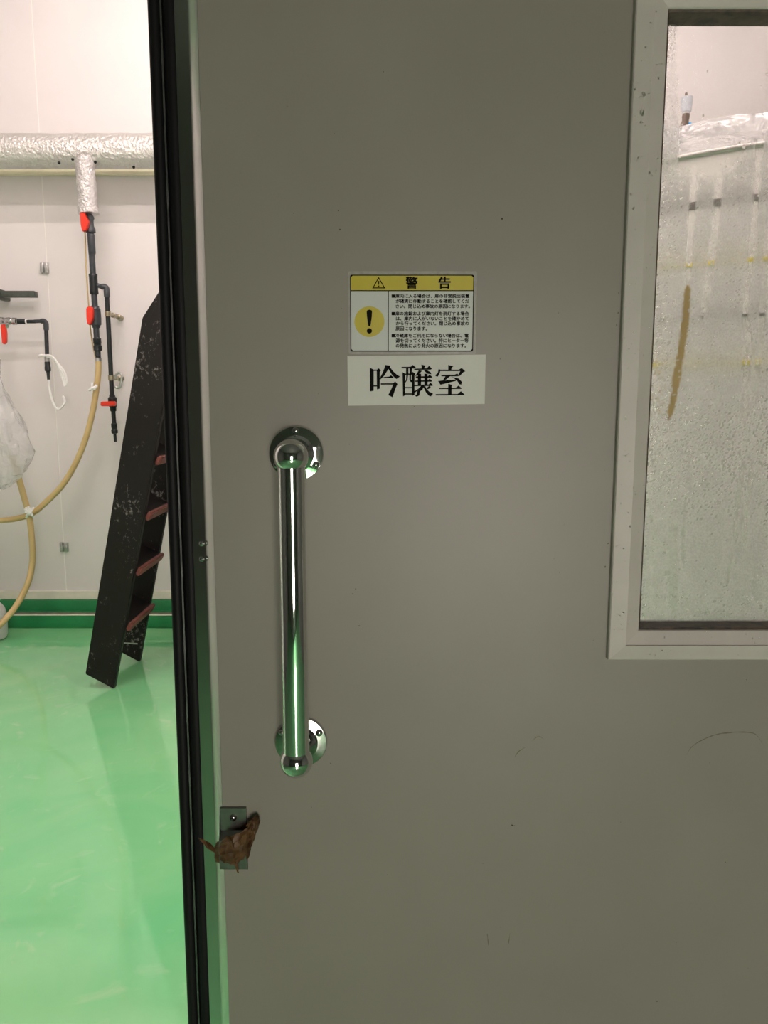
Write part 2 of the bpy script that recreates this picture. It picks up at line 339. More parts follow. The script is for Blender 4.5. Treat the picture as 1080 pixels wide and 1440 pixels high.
# ================================================================== LAMPS
def lamp(x, y, z, tube, label, length=1.24, group=None, tubes=(0.0,)):
    t = thing('fluorescent_lamp_offscreen', (x, y, z), label, 'ceiling lamp', group)
    wd = 0.05 + max(abs(q) for q in tubes)
    obj('lamp_body', box((x-length/2-.04, y-wd, z-.05), (x+length/2+.04, y+wd, z), 0.008), 'lamp_body', t)
    for q in tubes:
        obj('tube', sweep([(x-length/2, y+q, z-.085), (x+length/2, y+q, z-.085)], 0.016, 10), tube, t)
        for s in (-1, 1):
            obj('socket', box((x+s*(length/2+.01)-.012, y+q-.018, z-.105), (x+s*(length/2+.01)+.012, y+q+.018, z-.05), 0.004), 'lamp_body', t)
    return t
lamp(-1.10, 1.05, ZC, 'tube_inner', 'single tube ceiling lamp just inside the doorway')
lamp(0.90, 1.05, ZC, 'tube_inner', 'single tube ceiling lamp just inside the door window')
lamp(-1.10, 2.10, ZC, 'tube_inner', 'single tube ceiling lamp above the step stair')
lamp(0.90, 2.10, ZC, 'tube_inner', 'single tube ceiling lamp above the tank covered with film')
# frosted daylight window in the wall facing the door
wx0, wx1, wz0, wz1 = 0.10, 1.00, 0.15, 1.60
win = thing('window_front_offscreen', ((wx0+wx1)/2, YF, wz0), 'frosted daylight window in the wall facing the door', 'window', kind='structure')
for q in range(2):
    a = wx0+(wx1-wx0)/2*q; b = a+(wx1-wx0)/2
    obj('pane', box((a+.03, YF+.004, wz0+.04), (b-.03, YF+.012, wz1-.04)), 'frosted_day', win, None)
    for lo, hi in (((a, wz0), (b, wz0+.04)), ((a, wz1-.04), (b, wz1)), ((a, wz0+.04), (a+.03, wz1-.04)), ((b-.03, wz0+.04), (b, wz1-.04))):
        obj('window_frame', box((lo[0], YF, lo[1]), (hi[0], YF+.04, hi[1]), .003), 'aluminium_painted', win)
# ================================================================== THE DOOR
DZ0, DZ1, DX1 = 0.03, 2.24, 1.12
def dx(px, Y=0.0): return P(px, 720, Y).x
xg0, xg1, xg2 = dx(233.5, .034), dx(251, .032), dx(253, .031)
xe0, xe1, xe2 = dx(269, .013), dx(286.5, .011), dx(299.5, 0)
door = thing('door_1', (xe2, 0.035, 0), 'grey painted sliding cold-room door with a long chrome handle and a fogged window', 'door', kind='structure')
fx0 = dx(861); fz0 = P(700, 925, 0).z; fz1 = P(980, -36, 0).z; fx1 = fx0 + 0.50
wf = P(904, 720, 0).x - fx0                     # frame width
def hole_panel(x0, x1, z0, z1, hx0, hx1, hz0, hz1, y0, y1):
    bm = newbm()
    def ring(y):
        o = [bm.verts.new((x, y, z)) for x, z in ((x0,z0),(x1,z0),(x1,z1),(x0,z1))]
        i = [bm.verts.new((x, y, z)) for x, z in ((hx0,hz0),(hx1,hz0),(hx1,hz1),(hx0,hz1))]
        return o, i
    o0, i0 = ring(y0); o1, i1 = ring(y1)
    for k in range(4):
        j = (k+1) % 4
        bm.faces.new((o0[k], o0[j], i0[j], i0[k])); bm.faces.new((o1[k], i1[k], i1[j], o1[j]))
        bm.faces.new((o0[k], o1[k], o1[j], o0[j])); bm.faces.new((i0[k], i0[j], i1[j], i1[k]))
    return bm
pan = obj('door_panel', hole_panel(xe2, DX1, DZ0, DZ1, fx0+.012, fx1-.012, fz0+.012, fz1-.012, 0.0, 0.07), 'door_paint', door, None)
pan['label'] = 'flat grey painted door face'
# stainless edge channel: narrow chamfer beside the face, wide flat strip, return to the back
bm = newbm(); prof = [(xe2+.0004, -.0006), (xe2-.0006, .0002), (xe1, .0138), (xe0, .0160), (xe0, .070), (xe2+.0004, .070)]
r0 = [bm.verts.new((x, y, DZ0)) for x, y in prof]; r1 = [bm.verts.new((x, y, DZ1)) for x, y in prof]
for k in range(len(prof)):
    j = (k+1) % len(prof); bm.faces.new((r0[k], r0[j], r1[j], r1[k]))
bm.faces.new(r0); bm.faces.new(list(reversed(r1)))
es = obj('edge_strip', bm, 'stainless', door, 10); es['label'] = 'bright stainless steel edge strip of the door'
def screw(name, c, r, parent, m='chrome_worn', ax=(0, -1, 0)):
    c = Vector(c); ax = Vector(ax)
    bm = sweep([c, c+ax*r*.35, c+ax*r*.62, c+ax*r*.72], [r, r*.92, r*.55, r*.18], 14)
    o = obj(name, bm, m, parent, 60)
    for s in (0, 1):
        d = Vector((r*.55, 0, r*.13)) if s == 0 else Vector((r*.13, 0, r*.55))
        e = c+ax*r*.70
        if parent.parent is None and not s: pass
        b_ = newbm(); b_box(b_, (e.x-d.x, e.y-r*.05, e.z-d.z), (e.x+d.x, e.y+r*.12, e.z+d.z))
        if parent is door: obj('screw_slot', b_, 'rubber', o, None)
        else: b_.free()
    return o
for yy in (765, 787):
    c = P(284.0, yy, .011); screw('screw', (c.x-.001, .0146, c.z), RM(4.2, yy, .015), door)
# rubber seal of two ribs with a bright retaining strip between
def rib(x0, x1, y0, y1, name):
    n = 7; pr = [(x0, y1)] + [(x0+(x1-x0)*(0.5-0.5*math.cos(math.pi*k/n)), y0+(y1-y0)*.25*(1-math.sin(math.pi*k/n))) for k in range(n+1)] + [(x1, y1)]
    bm = newbm(); a = [bm.verts.new((x, y, DZ0)) for x, y in pr]; b = [bm.verts.new((x, y, DZ1)) for x, y in pr]
    for k in range(len(pr)): j = (k+1) % len(pr); bm.faces.new((a[k], a[j], b[j], b[k]))
    bm.faces.new(a); bm.faces.new(list(reversed(b)))
    return obj(name, bm, 'rubber', door, 50)
rib(xg0, xg1, .034, .066, 'rubber_seal'); rib(xg2, xe0, .030, .066, 'rubber_seal')
obj('seal_strip', box((xg1, .033, DZ0), (xg2, .06, DZ1)), 'aluminium_line', door, None)
# --- window frame rails, mitred
prof = [(0.0, 0.0), (0.0, -.0075), (.0012, -.009), (wf*.53, -.0125), (wf*.545, -.0105), (wf*.97, -.006), (wf, -.0045), (wf, .020)]
def corner(k, wv):
    return ((fx0+wv, fz0+wv), (fx1-wv, fz0+wv), (fx1-wv, fz1-wv), (fx0+wv, fz1-wv))[k]
for k in range(4):
    bm = newbm(); A = [bm.verts.new((corner(k, q)[0], y, corner(k, q)[1])) for q, y in prof]
    B = [bm.verts.new((corner((k+1) % 4, q)[0], y, corner((k+1) % 4, q)[1])) for q, y in prof]
    for i in range(len(prof)-1): bm.faces.new((A[i], A[i+1], B[i+1], B[i]))
    bm.faces.new((A[-1], A[0], B[0], B[-1])); bm.faces.new(A); bm.faces.new(list(reversed(B)))
    o = obj('frame_rail', bm, 'aluminium_painted', door, 12)
    # dark weather strip lining the frame
    q0, q1 = wf-.0008, wf+.0022
    bm = newbm(); pr2 = [(q0, -.003), (q1, -.002), (q1, .030), (q0, .030)]
    A = [bm.verts.new((corner(k, q)[0], y, corner(k, q)[1])) for q, y in pr2]; B = [bm.verts.new((corner((k+1) % 4, q)[0], y, corner((k+1) % 4, q)[1])) for q, y in pr2]
    for i in range(4): bm.faces.new((A[i], A[(i+1) % 4], B[(i+1) % 4], B[i]))
    bm.faces.new(A); bm.faces.new(list(reversed(B)))
    obj('pane_gasket', bm, 'gasket_mould', door, 12)
# --- pane with condensation
GY = 0.0255; gx0, gx1, gz0, gz1 = fx0+wf+.001, fx1-wf-.001, fz0+wf+.001, fz1-wf-.001
NX, NZ = 230, 460
# keep the grid finest where the photo shows it
gxs = np.linspace(gx0, gx1, NX); gzs = np.linspace(gz0, gz1, NZ)
XX, ZZ = np.meshgrid(gxs, gzs)
dY = GY-CAMY; dz = ZZ-CAMZ
dep = dY*cp - dz*sp; PX = 540 + F*XX/dep; PY = 720 - F*(dY*sp + dz*cp)/dep
def vnoise(shape, cells, seed):
    r = np.random.default_rng(seed); g = r.random((cells[0]+2, cells[1]+2))
    yy = np.linspace(0, cells[0], shape[0]); xx = np.linspace(0, cells[1], shape[1])
    iy = np.minimum(yy.astype(int), cells[0]); ix = np.minimum(xx.astype(int), cells[1]); fy = (yy-iy)[:, None]; fx = (xx-ix)[None, :]
    fy = fy*fy*(3-2*fy); fx = fx*fx*(3-2*fx)
    a = g[np.ix_(iy, ix)]; b = g[np.ix_(iy, ix+1)]; c = g[np.ix_(iy+1, ix)]; d = g[np.ix_(iy+1, ix+1)]
    return (a*(1-fx)+b*fx)*(1-fy) + (c*(1-fx)+d*fx)*fy
sh = PX.shape
N1 = vnoise(sh, (24, 14), 1); N2 = vnoise(sh, (70, 40), 2); N3 = vnoise(sh, (200, 110), 3)
nz = 0.5*N1 + 0.3*N2 + 0.2*N3
sstep = lambda a, b, x: np.clip((x-a)/(b-a), 0, 1)**2*(3-2*np.clip((x-a)/(b-a), 0, 1))
yb = np.interp(PX, [930, 955, 1000, 1030, 1050, 1080, 1300], [150, 232, 250, 232, 205, 186, 170]) + (nz-.5)*26
fog = 0.10 + 0.84*sstep(-10, 26, PY-yb)
leftb = sstep(958, 948, PX + (nz-.5)*10)
fog = np.maximum(fog, leftb*(0.30 + 0.6*sstep(120, 230, PY)))
fog = fog - 0.10*sstep(600, 640, PY)*(nz > .52)
def streak(pts, wd, seed):
    global nz
    ys = [p[1] for p in pts]; xs_ = [p[0] for p in pts]
    cx = np.interp(PY, ys, xs_); ww = wd*(0.8+0.5*vnoise(sh, (90, 3), seed)) + (N3-.5)*4.0
    ww = ww*np.clip((PY-ys[0])/9+.25, 0, 1)*np.clip((ys[-1]-PY)/16+.1, 0, 1)
    inside = sstep(ww/2+1.2, ww/2-1.2, np.abs(PX-cx))
    return inside*((PY > ys[0]) & (PY < ys[-1]))
clear = [([(977, 232), (974, 290), (971, 330), (969, 372), (965, 402)], 8.5, .82), ([(1012, 240), (1009, 290), (1004, 340), (1000, 372), (992, 420), (987, 450)], 9, .7),
 ([(1070, 190), (1066, 240), (1062, 290), (1058, 330), (1055, 370), (1050, 400), (1047, 440), (1052, 470), (1049, 520), (1047, 600)], 9.5, .75),
 ([(1079, 320), (1077, 372), (1074, 420), (1071, 450), (1066, 510), (1062, 570)], 8, .6),
 ([(1046, 648), (1040, 685), (1036, 720), (1034, 765)], 7, .7), ([(1058, 645), (1054, 690), (1048, 720), (1047, 772)], 7, .7), ([(1030, 775), (1025, 800), (1022, 825)], 6, .6),
 ([(946, 735), (947, 770), (946, 862)], 13, .55), ([(960, 740), (961, 800)], 4, .4), ([(969, 640), (967, 680), (960, 760), (962, 800)], 5, .35), ([(921, 500), (922, 588)], 6, .5), ([(915, 640), (918, 720), (925, 862)], 9, .25)]
for pts, wd, am in clear:
    fog = fog*(1-am*streak(pts, wd, int(pts[0][0])))
fog = fog + 0.25*streak([(1026, 820), (1020, 838), (1014, 858)], 7, 5) + 0.2*streak([(1052, 785), (1046, 800), (1042, 825)], 6, 6)
fog = np.clip(fog + (nz-.5)*0.22*(fog > .3), 0, 1)
stain = streak([(967, 401), (966, 420), (964, 450), (960, 480), (957, 500), (953, 520), (949, 550), (944, 575), (940, 592)], 9.5, 9)
stain = stain*np.where(N3 > .86, .3, 1.0)
stain = np.clip(stain + 0.28*(N3 > .62)*sstep(470, 520, PY)*sstep(600, 575, PY)*sstep(945, 925, PX), 0, 1)
bm = newbm()
me = bpy.data.meshes.new('window_pane')
V = np.stack([XX.ravel(), np.full(XX.size, GY), ZZ.ravel()], 1)
back = [(gx0, GY+.005, gz0), (gx1, GY+.005, gz0), (gx1, GY+.005, gz1), (gx0, GY+.005, gz1)]
idx = np.arange(NX*NZ).reshape(NZ, NX)
quads = np.stack([idx[:-1, :-1], idx[:-1, 1:], idx[1:, 1:], idx[1:, :-1]], -1).reshape(-1, 4).tolist()
nb = NX*NZ
quads.append((nb, nb+3, nb+2, nb+1))
me.from_pydata(V.tolist()+back, [], quads)
for nm, arr in (('fog', fog), ('stain', stain)):
    at = me.attributes.new(nm, 'FLOAT', 'POINT'); at.data.foreach_set('value', np.concatenate([arr.ravel(), np.zeros(4)]).astype(np.float32))
me.materials.append(MATS['fogged_glass']); me.materials.append(MATS['clear_glass'])
me.polygons[len(quads)-1].material_index = 1; pane_me = me
bm.free()
pane = obj('window_pane', me, None, door); pane['label'] = 'fogged glass pane streaked with condensation'
def droplets(name, spots, parent, seed=1):
    vs, fs = [], []; r_ = random.Random(seed)
    for x, y, z, r in spots:
        b0 = len(vs); n = 7; sx = r*r_.uniform(.8, 1.15); sz = r*r_.uniform(.9, 1.5); h = r*r_.uniform(.45, .75)
        for ring, (q, hh) in enumerate(((1.0, 0.0), (.8, .6), (.42, .92))):
            for k in range(n):
                a = 2*math.pi*k/n; vs.append((x+sx*q*math.cos(a), y-h*hh, z+sz*q*math.sin(a)-(r*.1*hh)))
        vs.append((x, y-h, z))
        for ring in range(2):
            for k in range(n):
                j = (k+1) % n; fs.append((b0+ring*n+k, b0+ring*n+j, b0+(ring+1)*n+j, b0+(ring+1)*n+k))
        for k in range(n): fs.append((b0+2*n+k, b0+2*n+(k+1) % n, b0+3*n))
    v0, v1, v2 = (Vector(vs[i]) for i in fs[0][:3])
    if (v1-v0).cross(v2-v0).y > 0 : fs = [tuple(reversed(f)) for f in fs]
    me = bpy.data.meshes.new(name); me.from_pydata(vs, [], fs)
    for p in me.polygons: p.use_smooth = True
    return obj(name, me, 'water', parent, kind='stuff')
sp_ = []
def scatter(n, x0, x1, y0, y1, r0, r1):
    for _ in range(n):
        x = random.uniform(x0, x1); y = random.triangular(y0-(y1-y0)*.35, y1+(y1-y0)*.35) if y1-y0 > 100 else random.uniform(y0, y1); q = P(x, y, GY)
        if gx0+.003 < q.x < gx1-.003 and gz0+.003 < q.z < gz1-.003:
            sp_.append((q.x, GY-.0001, q.z, random.uniform(r0, r1)*(random.random()**.7*.6+.6)))
scatter(420, 903, 960, 170, 320, .0005, .0009); scatter(420, 898, 945, 400, 590, .0005, .0011); scatter(1500, 898, 1085, 575, 700, .0005, .0011); scatter(500, 898, 1085, 250, 575, .0004, .0007)
scatter(120, 898, 1085, 690, 860, .0005, .0010); scatter(90, 898, 1085, 835, 868, .0006, .0012); scatter(70, 935, 1085, 28, 34, .0007, .0012)
scatter(60, 935, 950, 30, 90, .0006, .0012); scatter(60, 1000, 1085, 225, 300, .0006, .0013); scatter(130, 960, 1085, 300, 580, .0004, .0008)
for x, y, r in ((995, 100, 1.4), (989, 163, 1.9), (1078, 104, 2.0), (1070, 122, 1.6), (1040, 201, 1.4), (1046, 206, 1.8), (1036, 245, 1.8), (1044, 252, 2.0), (985, 259, 1.6), (969, 370, 2.0), (1000, 370, 1.6), (1055, 370, 1.6), (1049, 510, 2.0), (1066, 510, 2.0), (949, 424, 1.7), (966, 574, 1.5), (938, 806, 2.2), (1048, 770, 1.5)):
    q = P(x, y, GY); sp_.append((q.x, GY-.0001, q.z, r*.001))
droplets('condensation_drops', sp_, pane)
for x, y, z, r in sp_:                 # the film under a drop is washed clear
    rr = r*1.0; i0, i1 = np.searchsorted(gzs, [z-rr*1.2, z+rr*1.2]); j0, j1 = np.searchsorted(gxs, [x-rr, x+rr])
    fog[i0:i1, j0:j1] *= .30
pane_me.attributes['fog'].data.foreach_set('value', np.concatenate([fog.ravel(), np.zeros(4)]).astype(np.float32))
fr_sp = []
for _ in range(420):
    s = random.random()
    if s < .68: xx = fx0 + random.uniform(.04, .96)*wf; zz = random.uniform(fz0+wf, fz1-wf); t = (xx-fx0)/wf
    else: xx = random.uniform(fx0+wf, fx1-wf); t = random.uniform(.05, .95); zz = fz0 + t*wf
    yy = np.interp(t, [q/wf for q, y in prof[2:7]], [y for q, y in prof[2:7]])
    fr_sp.append((xx, float(yy)+.0001, zz, random.uniform(.0003, .0012)*(random.random()*.6+.5)))
for x, y, r in ((905, 133, 2.6), (903, 158, 2.8), (902, 172, 1.8), (901, 340, .8), (887, 711, 1.4)):
    q = P(x, y, -.011); fr_sp.append((q.x, -.011, q.z, r*.001))
droplets('frame_drops', fr_sp, door, 5)
# --- chrome pull handle
HS = 0.054
hb = [P(409.5, 642, -HS), P(416.5, 1070, -HS)]; hx = (hb[0].x+hb[1].x)/2; hz1, hz0 = hb[0].z, hb[1].z
br = 0.0152
bar = obj('pull_handle', sweep([(hx, -HS, hz0+.012), (hx, -HS, hz1-.012)], br, 40), 'chrome', door, 40); bar['label'] = 'long chrome tubular pull handle'
for hz in (hz1, hz0):
    obj('end_ball', ball((hx, -HS, hz), 0.0192, 20), 'chrome', bar, 80)
    obj('post', sweep([(hx, -HS, hz), (hx, -.004, hz)], 0.0135, 30), 'chrome', bar, 40)
    fl = obj('flange', sweep([(hx, -.0002, hz), (hx, -.0035, hz), (hx, -.0052, hz), (hx, -.0066, hz), (hx, -.0072, hz), (hx, -.0125, hz), (hx, -.0140, hz), (hx, -.0140, hz)],
             [.0322, .0322, .0312, .0245, .0212, .0200, .0180, .0130], 48), 'chrome_worn' if hz == hz0 else 'chrome', bar, 30)
    for a in ((90, 210, 330) if hz == hz1 else (30, 150, 270)):
        c = Vector((hx+.0262*math.cos(math.radians(a)), -.0060, hz+.0262*math.sin(math.radians(a))))
        screw('screw', c, .0044, bar)
# --- latch keeper
kx0, kx1 = P(310, 1150, 0).x, P(347, 1150, 0).x; kzt, kzm, kzb = P(330, 1134, 0).z, P(330, 1168, 0).z, P(330, 1222, 0).z
pr = [(-.0005, kzt), (-.0028, kzt-.001), (-.0028, kzm+.002), (-.013, kzm-.006), (-.013, kzb+.008), (-.010, kzb+.008), (-.010, kzm-.004), (-.0005, kzm+.004)]
bm = newbm(); A = [bm.verts.new((kx0, y, z)) for y, z in pr]; B = [bm.verts.new((kx1, y, z)) for y, z in pr]
for i in range(len(pr)): j = (i+1) % len(pr); bm.faces.new((A[i], A[j], B[j], B[i]))
bm.faces.new(A); bm.faces.new(list(reversed(B)))
kp = obj('latch_keeper', bm, 'stainless_dark', door, 20); kp['label'] = 'dark steel keeper plate'
obj('backing_plate', box((kx0+.001, -.0016, kzb), (kx1, 0, kzt-.002), .0006, 1), 'stainless_dark', door)
c = P(328, 1150, -.003); screw('screw', (c.x, -.0028, c.z), .0046, door)
# --- small marks on the paint
marks_v, marks_f = [], []
def blot(x, y, rx, rz):
    q = P(x, y, 0); b0 = len(marks_v); n = 8
    for k in range(n):
        a = 2*math.pi*k/n; e = random.uniform(.6, 1.2); marks_v.append((q.x+rx*e*math.cos(a), -.0003, q.z+rz*e*math.sin(a)))
    marks_f.append(tuple(b0+k for k in range(n)))
for x, y, a, b in ((476, 296, 1.1, 1.3), (478, 323, 1, 1.2), (706, 308, 1.6, 1.4), (505, 880, 1.4, .7), (490, 557, 1.3, 1.3), (722, 1161, 3.2, .8), (720, 1160, 1.6, .9), (924, 1408, 1, .9), (496, 835, 1.2, .6), (500, 828, 1, .8), (870, 412, .9, 1), (869, 440, .8, 1.3), (867, 457, .8, 1.6), (855, 764, .9, 1.2), (851, 797, .9, 2.0), (465, 1073, .9, .8), (438, 1135, .8, .8), (545, 1230, .7, .7), (1020, 1212, .8, .8)):
    blot(x, y, a*.0008, b*.0008)
for _ in range(60): blot(random.uniform(300, 1080), random.uniform(0, 1440), random.uniform(.0002, .0005), random.uniform(.0002, .0006))
me = bpy.data.meshes.new('paint_marks'); me.from_pydata(marks_v, [], [tuple(reversed(f)) for f in marks_f])
obj('paint_marks', me, 'dirt', door, kind='stuff')
mat('smudge', (0.215, 0.185, 0.140), 0.6, noise=0.4, nscale=200)
def scuff(pts, wd):
    pts = smooth_path([P(x, y, 0) for x, y in pts], 5); bm = newbm(); L = []
    n = len(pts)
    for i, p in enumerate(pts):
        t = (pts[min(i+1, n-1)]-pts[max(i-1, 0)]).normalized(); q = Vector((-t.z, 0, t.x)); e = wd*math.sin(math.pi*(i+.5)/n)*random.uniform(.3, 1)
        L.append((bm.verts.new((p.x+q.x*e, -.00025, p.z+q.z*e)), bm.verts.new((p.x-q.x*e, -.00025, p.z-q.z*e))))
    for a, b in zip(L, L[1:]): bm.faces.new((a[0], a[1], b[1], b[0]))
    obj('scuff_mark', bm, 'smudge', door, None)
scuff([(965, 1062), (975, 1048), (1000, 1035), (1025, 1030), (1055, 1030), (1066, 1036), (1073, 1048)], .0011)
scuff([(724, 1064), (730, 1056), (740, 1050)], .0008); scuff([(748, 1042), (757, 1035), (764, 1039)], .0008); scuff([(685, 1312), (687, 1330)], .0007); scuff([(717, 1312), (715, 1328)], .0006)

# ================================================================== STICKERS ON THE DOOR
def poly_flat(pts, Y, y0=None):        # photo polygon on the door face -> flat shape at depth Y in front of the face
    return [(P(x, y, 0).x, P(x, y, 0).z) for x, y in pts]
def flat(polys, y0, th=0.0):
    bm = newbm()
    for poly in polys:
        vs = [bm.verts.new((x, y0, z)) for x, z in poly]
        f = bm.faces.new(vs); f.normal_update()
        if f.normal.y > 0: f.normal_flip()
    bmesh.ops.triangulate(bm, faces=bm.faces[:], ngon_method='EAR_CLIP')
    return bm
def rrect(x0, x1, z0, z1, r, n=5):
    o = []
    for cx, cz, a0 in ((x1-r, z1-r, 0), (x0+r, z1-r, 90), (x0+r, z0+r, 180), (x1-r, z0+r, 270)):
        for k in range(n+1):
            a = math.radians(a0+90*k/n); o.append((cx+r*math.cos(a), cz+r*math.sin(a)))
    return o
def text_mesh(body, h, wd, x0, ztop, y0, bold=0.0, parent=None, name='lettering', m='sticker_ink', center=False):
    cu = bpy.data.curves.new(name, 'FONT'); cu.body = body; cu.size = 1.0; cu.resolution_u = 2
    tmp = bpy.data.objects.new('tmp', cu); C.objects.link(tmp); bpy.context.view_layer.update()
    me = bpy.data.meshes.new_from_object(tmp.evaluated_get(bpy.context.evaluated_depsgraph_get()))
    bpy.data.objects.remove(tmp); bpy.data.curves.remove(cu)
    if not len(me.vertices): return None
    co = np.array([v.co[:] for v in me.vertices]); mn, mxx = co.min(0), co.max(0)
    sx = wd/(mxx[0]-mn[0]); sz = h/(mxx[1]-mn[1])
    e = bold*h; base = [(x0+(v.co.x-mn[0])*sx, ztop-(mxx[1]-v.co.y)*sz) for v in me.vertices]
    tris = [tuple(p.vertices) for p in me.polygons]; n0 = len(base); vs, fs = [], []
    for q, (ox, oz) in enumerate(((-e, -e), (e, -e), (-e, e), (e, e))):
        vs += [(x+ox, y0-q*.00001, z+oz) for x, z in base]; fs += [tuple(i+q*n0 for i in f) for f in tris]
    me = bpy.data.meshes.new(name); me.from_pydata(vs, [], fs)
    return obj(name, me, m, parent)
W0 = P(490, 440, 0).x; W1 = P(670, 440, 0).x; WT = P(580, 381.5, 0).z; WB = P(580, 498, 0).z
ws = thing('warning_sticker', (W0, -.0002, WB), 'yellow and white Japanese warning sticker with an exclamation mark on the grey door', 'sticker')
obj('backing_film', prism(rrect(W0, W1, WB, WT, .002), -.0006, -.00005), 'sticker_clear', ws, None)
bx0, bx1, bz1, bz0 = P(492.5, 440, 0).x, P(666, 440, 0).x, P(580, 386.5, 0).z, P(580, 494.5, 0).z
lw = .0011
obj('border', flat([rrect(bx0, bx1, bz0, bz1, .0022)], -.0008), 'sticker_ink', ws, None)
zh = P(580, 409, 0).z; xv = P(546, 440, 0).x
obj('white_field', flat([[(bx0+lw, bz0+.003), (bx0+.003, bz0+lw), (xv-lw/2, bz0+lw), (xv-lw/2, zh-lw/2), (bx0+lw, zh-lw/2)], [(xv+lw/2, bz0+lw), (bx1-.003, bz0+lw), (bx1-lw, bz0+.003), (bx1-lw, zh-lw/2), (xv+lw/2, zh-lw/2)]], -.0010), 'sticker_white', ws, None)
obj('yellow_header', flat([[(bx0+lw, zh+lw/2), (bx1-lw, zh+lw/2), (bx1-lw, bz1-.003), (bx1-.003, bz1-lw), (bx0+.003, bz1-lw), (bx0+lw, bz1-.003)]], -.0010), 'sticker_yellow', ws, None)
cc = P(519.5, 452.5, 0); cr = RM(21, 452, 0)
obj('yellow_disc', flat([[(cc.x+cr*math.cos(2*math.pi*k/40), cc.z+cr*math.sin(2*math.pi*k/40)) for k in range(40)]], -.0012), 'sticker_yellow', ws, None)
def pxm(pts): return [(P(x, y, 0).x, P(x, y, 0).z) for x, y in pts]
bang = pxm([(515.6, 438.5), (516.5, 436.4), (519.4, 435.6), (522.4, 436.4), (523.3, 438.5), (523.0, 445), (521.4, 456.5), (520.6, 458.8), (518.3, 458.8), (517.5, 456.5), (516.0, 445)])
dc = P(519.5, 465.5, 0); dr = RM(3.7, 465, 0)
obj('exclamation_mark', flat([bang, [(dc.x+dr*math.cos(2*math.pi*k/20), dc.z+dr*math.sin(2*math.pi*k/20)) for k in range(20)]], -.0014), 'sticker_ink', ws, None)
tri_o = pxm([(532.5, 389.5), (542, 405.8), (523.4, 405.8)]); tri_i = pxm([(532.5, 392.2), (539.7, 404.4), (525.6, 404.4)])
tri_polys = [[tri_o[k], tri_o[(k+1) % 3], tri_i[(k+1) % 3], tri_i[k]] for k in range(3)]
ex = pxm([(531.6, 395.4), (533.6, 395.4), (533.1, 400.8), (532.1, 400.8)]); ed = pxm([(531.7, 401.8), (533.5, 401.8), (533.5, 403.5), (531.7, 403.5)])
obj('warning_triangle', flat(tri_polys+[ex, ed], -.0012), 'sticker_ink', ws, None)
for ch, x0, x1, y0, y1 in (('警', 571, 587, 389.6, 406), ('告', 617, 633.2, 389.6, 406)):
    a = P(x0, y0, 0); b = P(x1, y1, 0); text_mesh(ch, a.z-b.z, b.x-a.x, a.x, a.z, -.0012, .028, ws, 'header_character')
lines = [('■庫内に入る場合は、扉の非常脱出装置', 550.8, 659.8, 413.8, 419.2), ('が確実に作動することを確認してくだ', 556.6, 659.4, 421.0, 426.4), ('さい。閉じ込め事故の原因になります。', 556.6, 660.6, 428.2, 433.6),
 ('■扉の施錠および庫内灯を消灯する場合', 550.8, 659.2, 438.4, 443.8), ('は、庫内に人がいないことを確かめて', 556.8, 659.0, 445.4, 450.8), ('から行ってください。閉じ込め事故の', 556.8, 659.0, 452.2, 457.6), ('原因になります。', 556.4, 600.4, 459.4, 465.0),
 ('■冷蔵庫をご利用にならない場合は、電', 550.8, 658.6, 469.2, 474.8), ('源を切ってください。特にヒーター等', 556.6, 658.6, 476.2, 481.8), ('の発熱により発火の原因になります。', 556.6, 655.0, 483.4, 489.0)]
for s, x0, x1, y0, y1 in lines:
    a = P(x0, y0, 0); b = P(x1, y1, 0); text_mesh(s, a.z-b.z, b.x-a.x, a.x, a.z, -.0012, .030, ws, 'text_line')
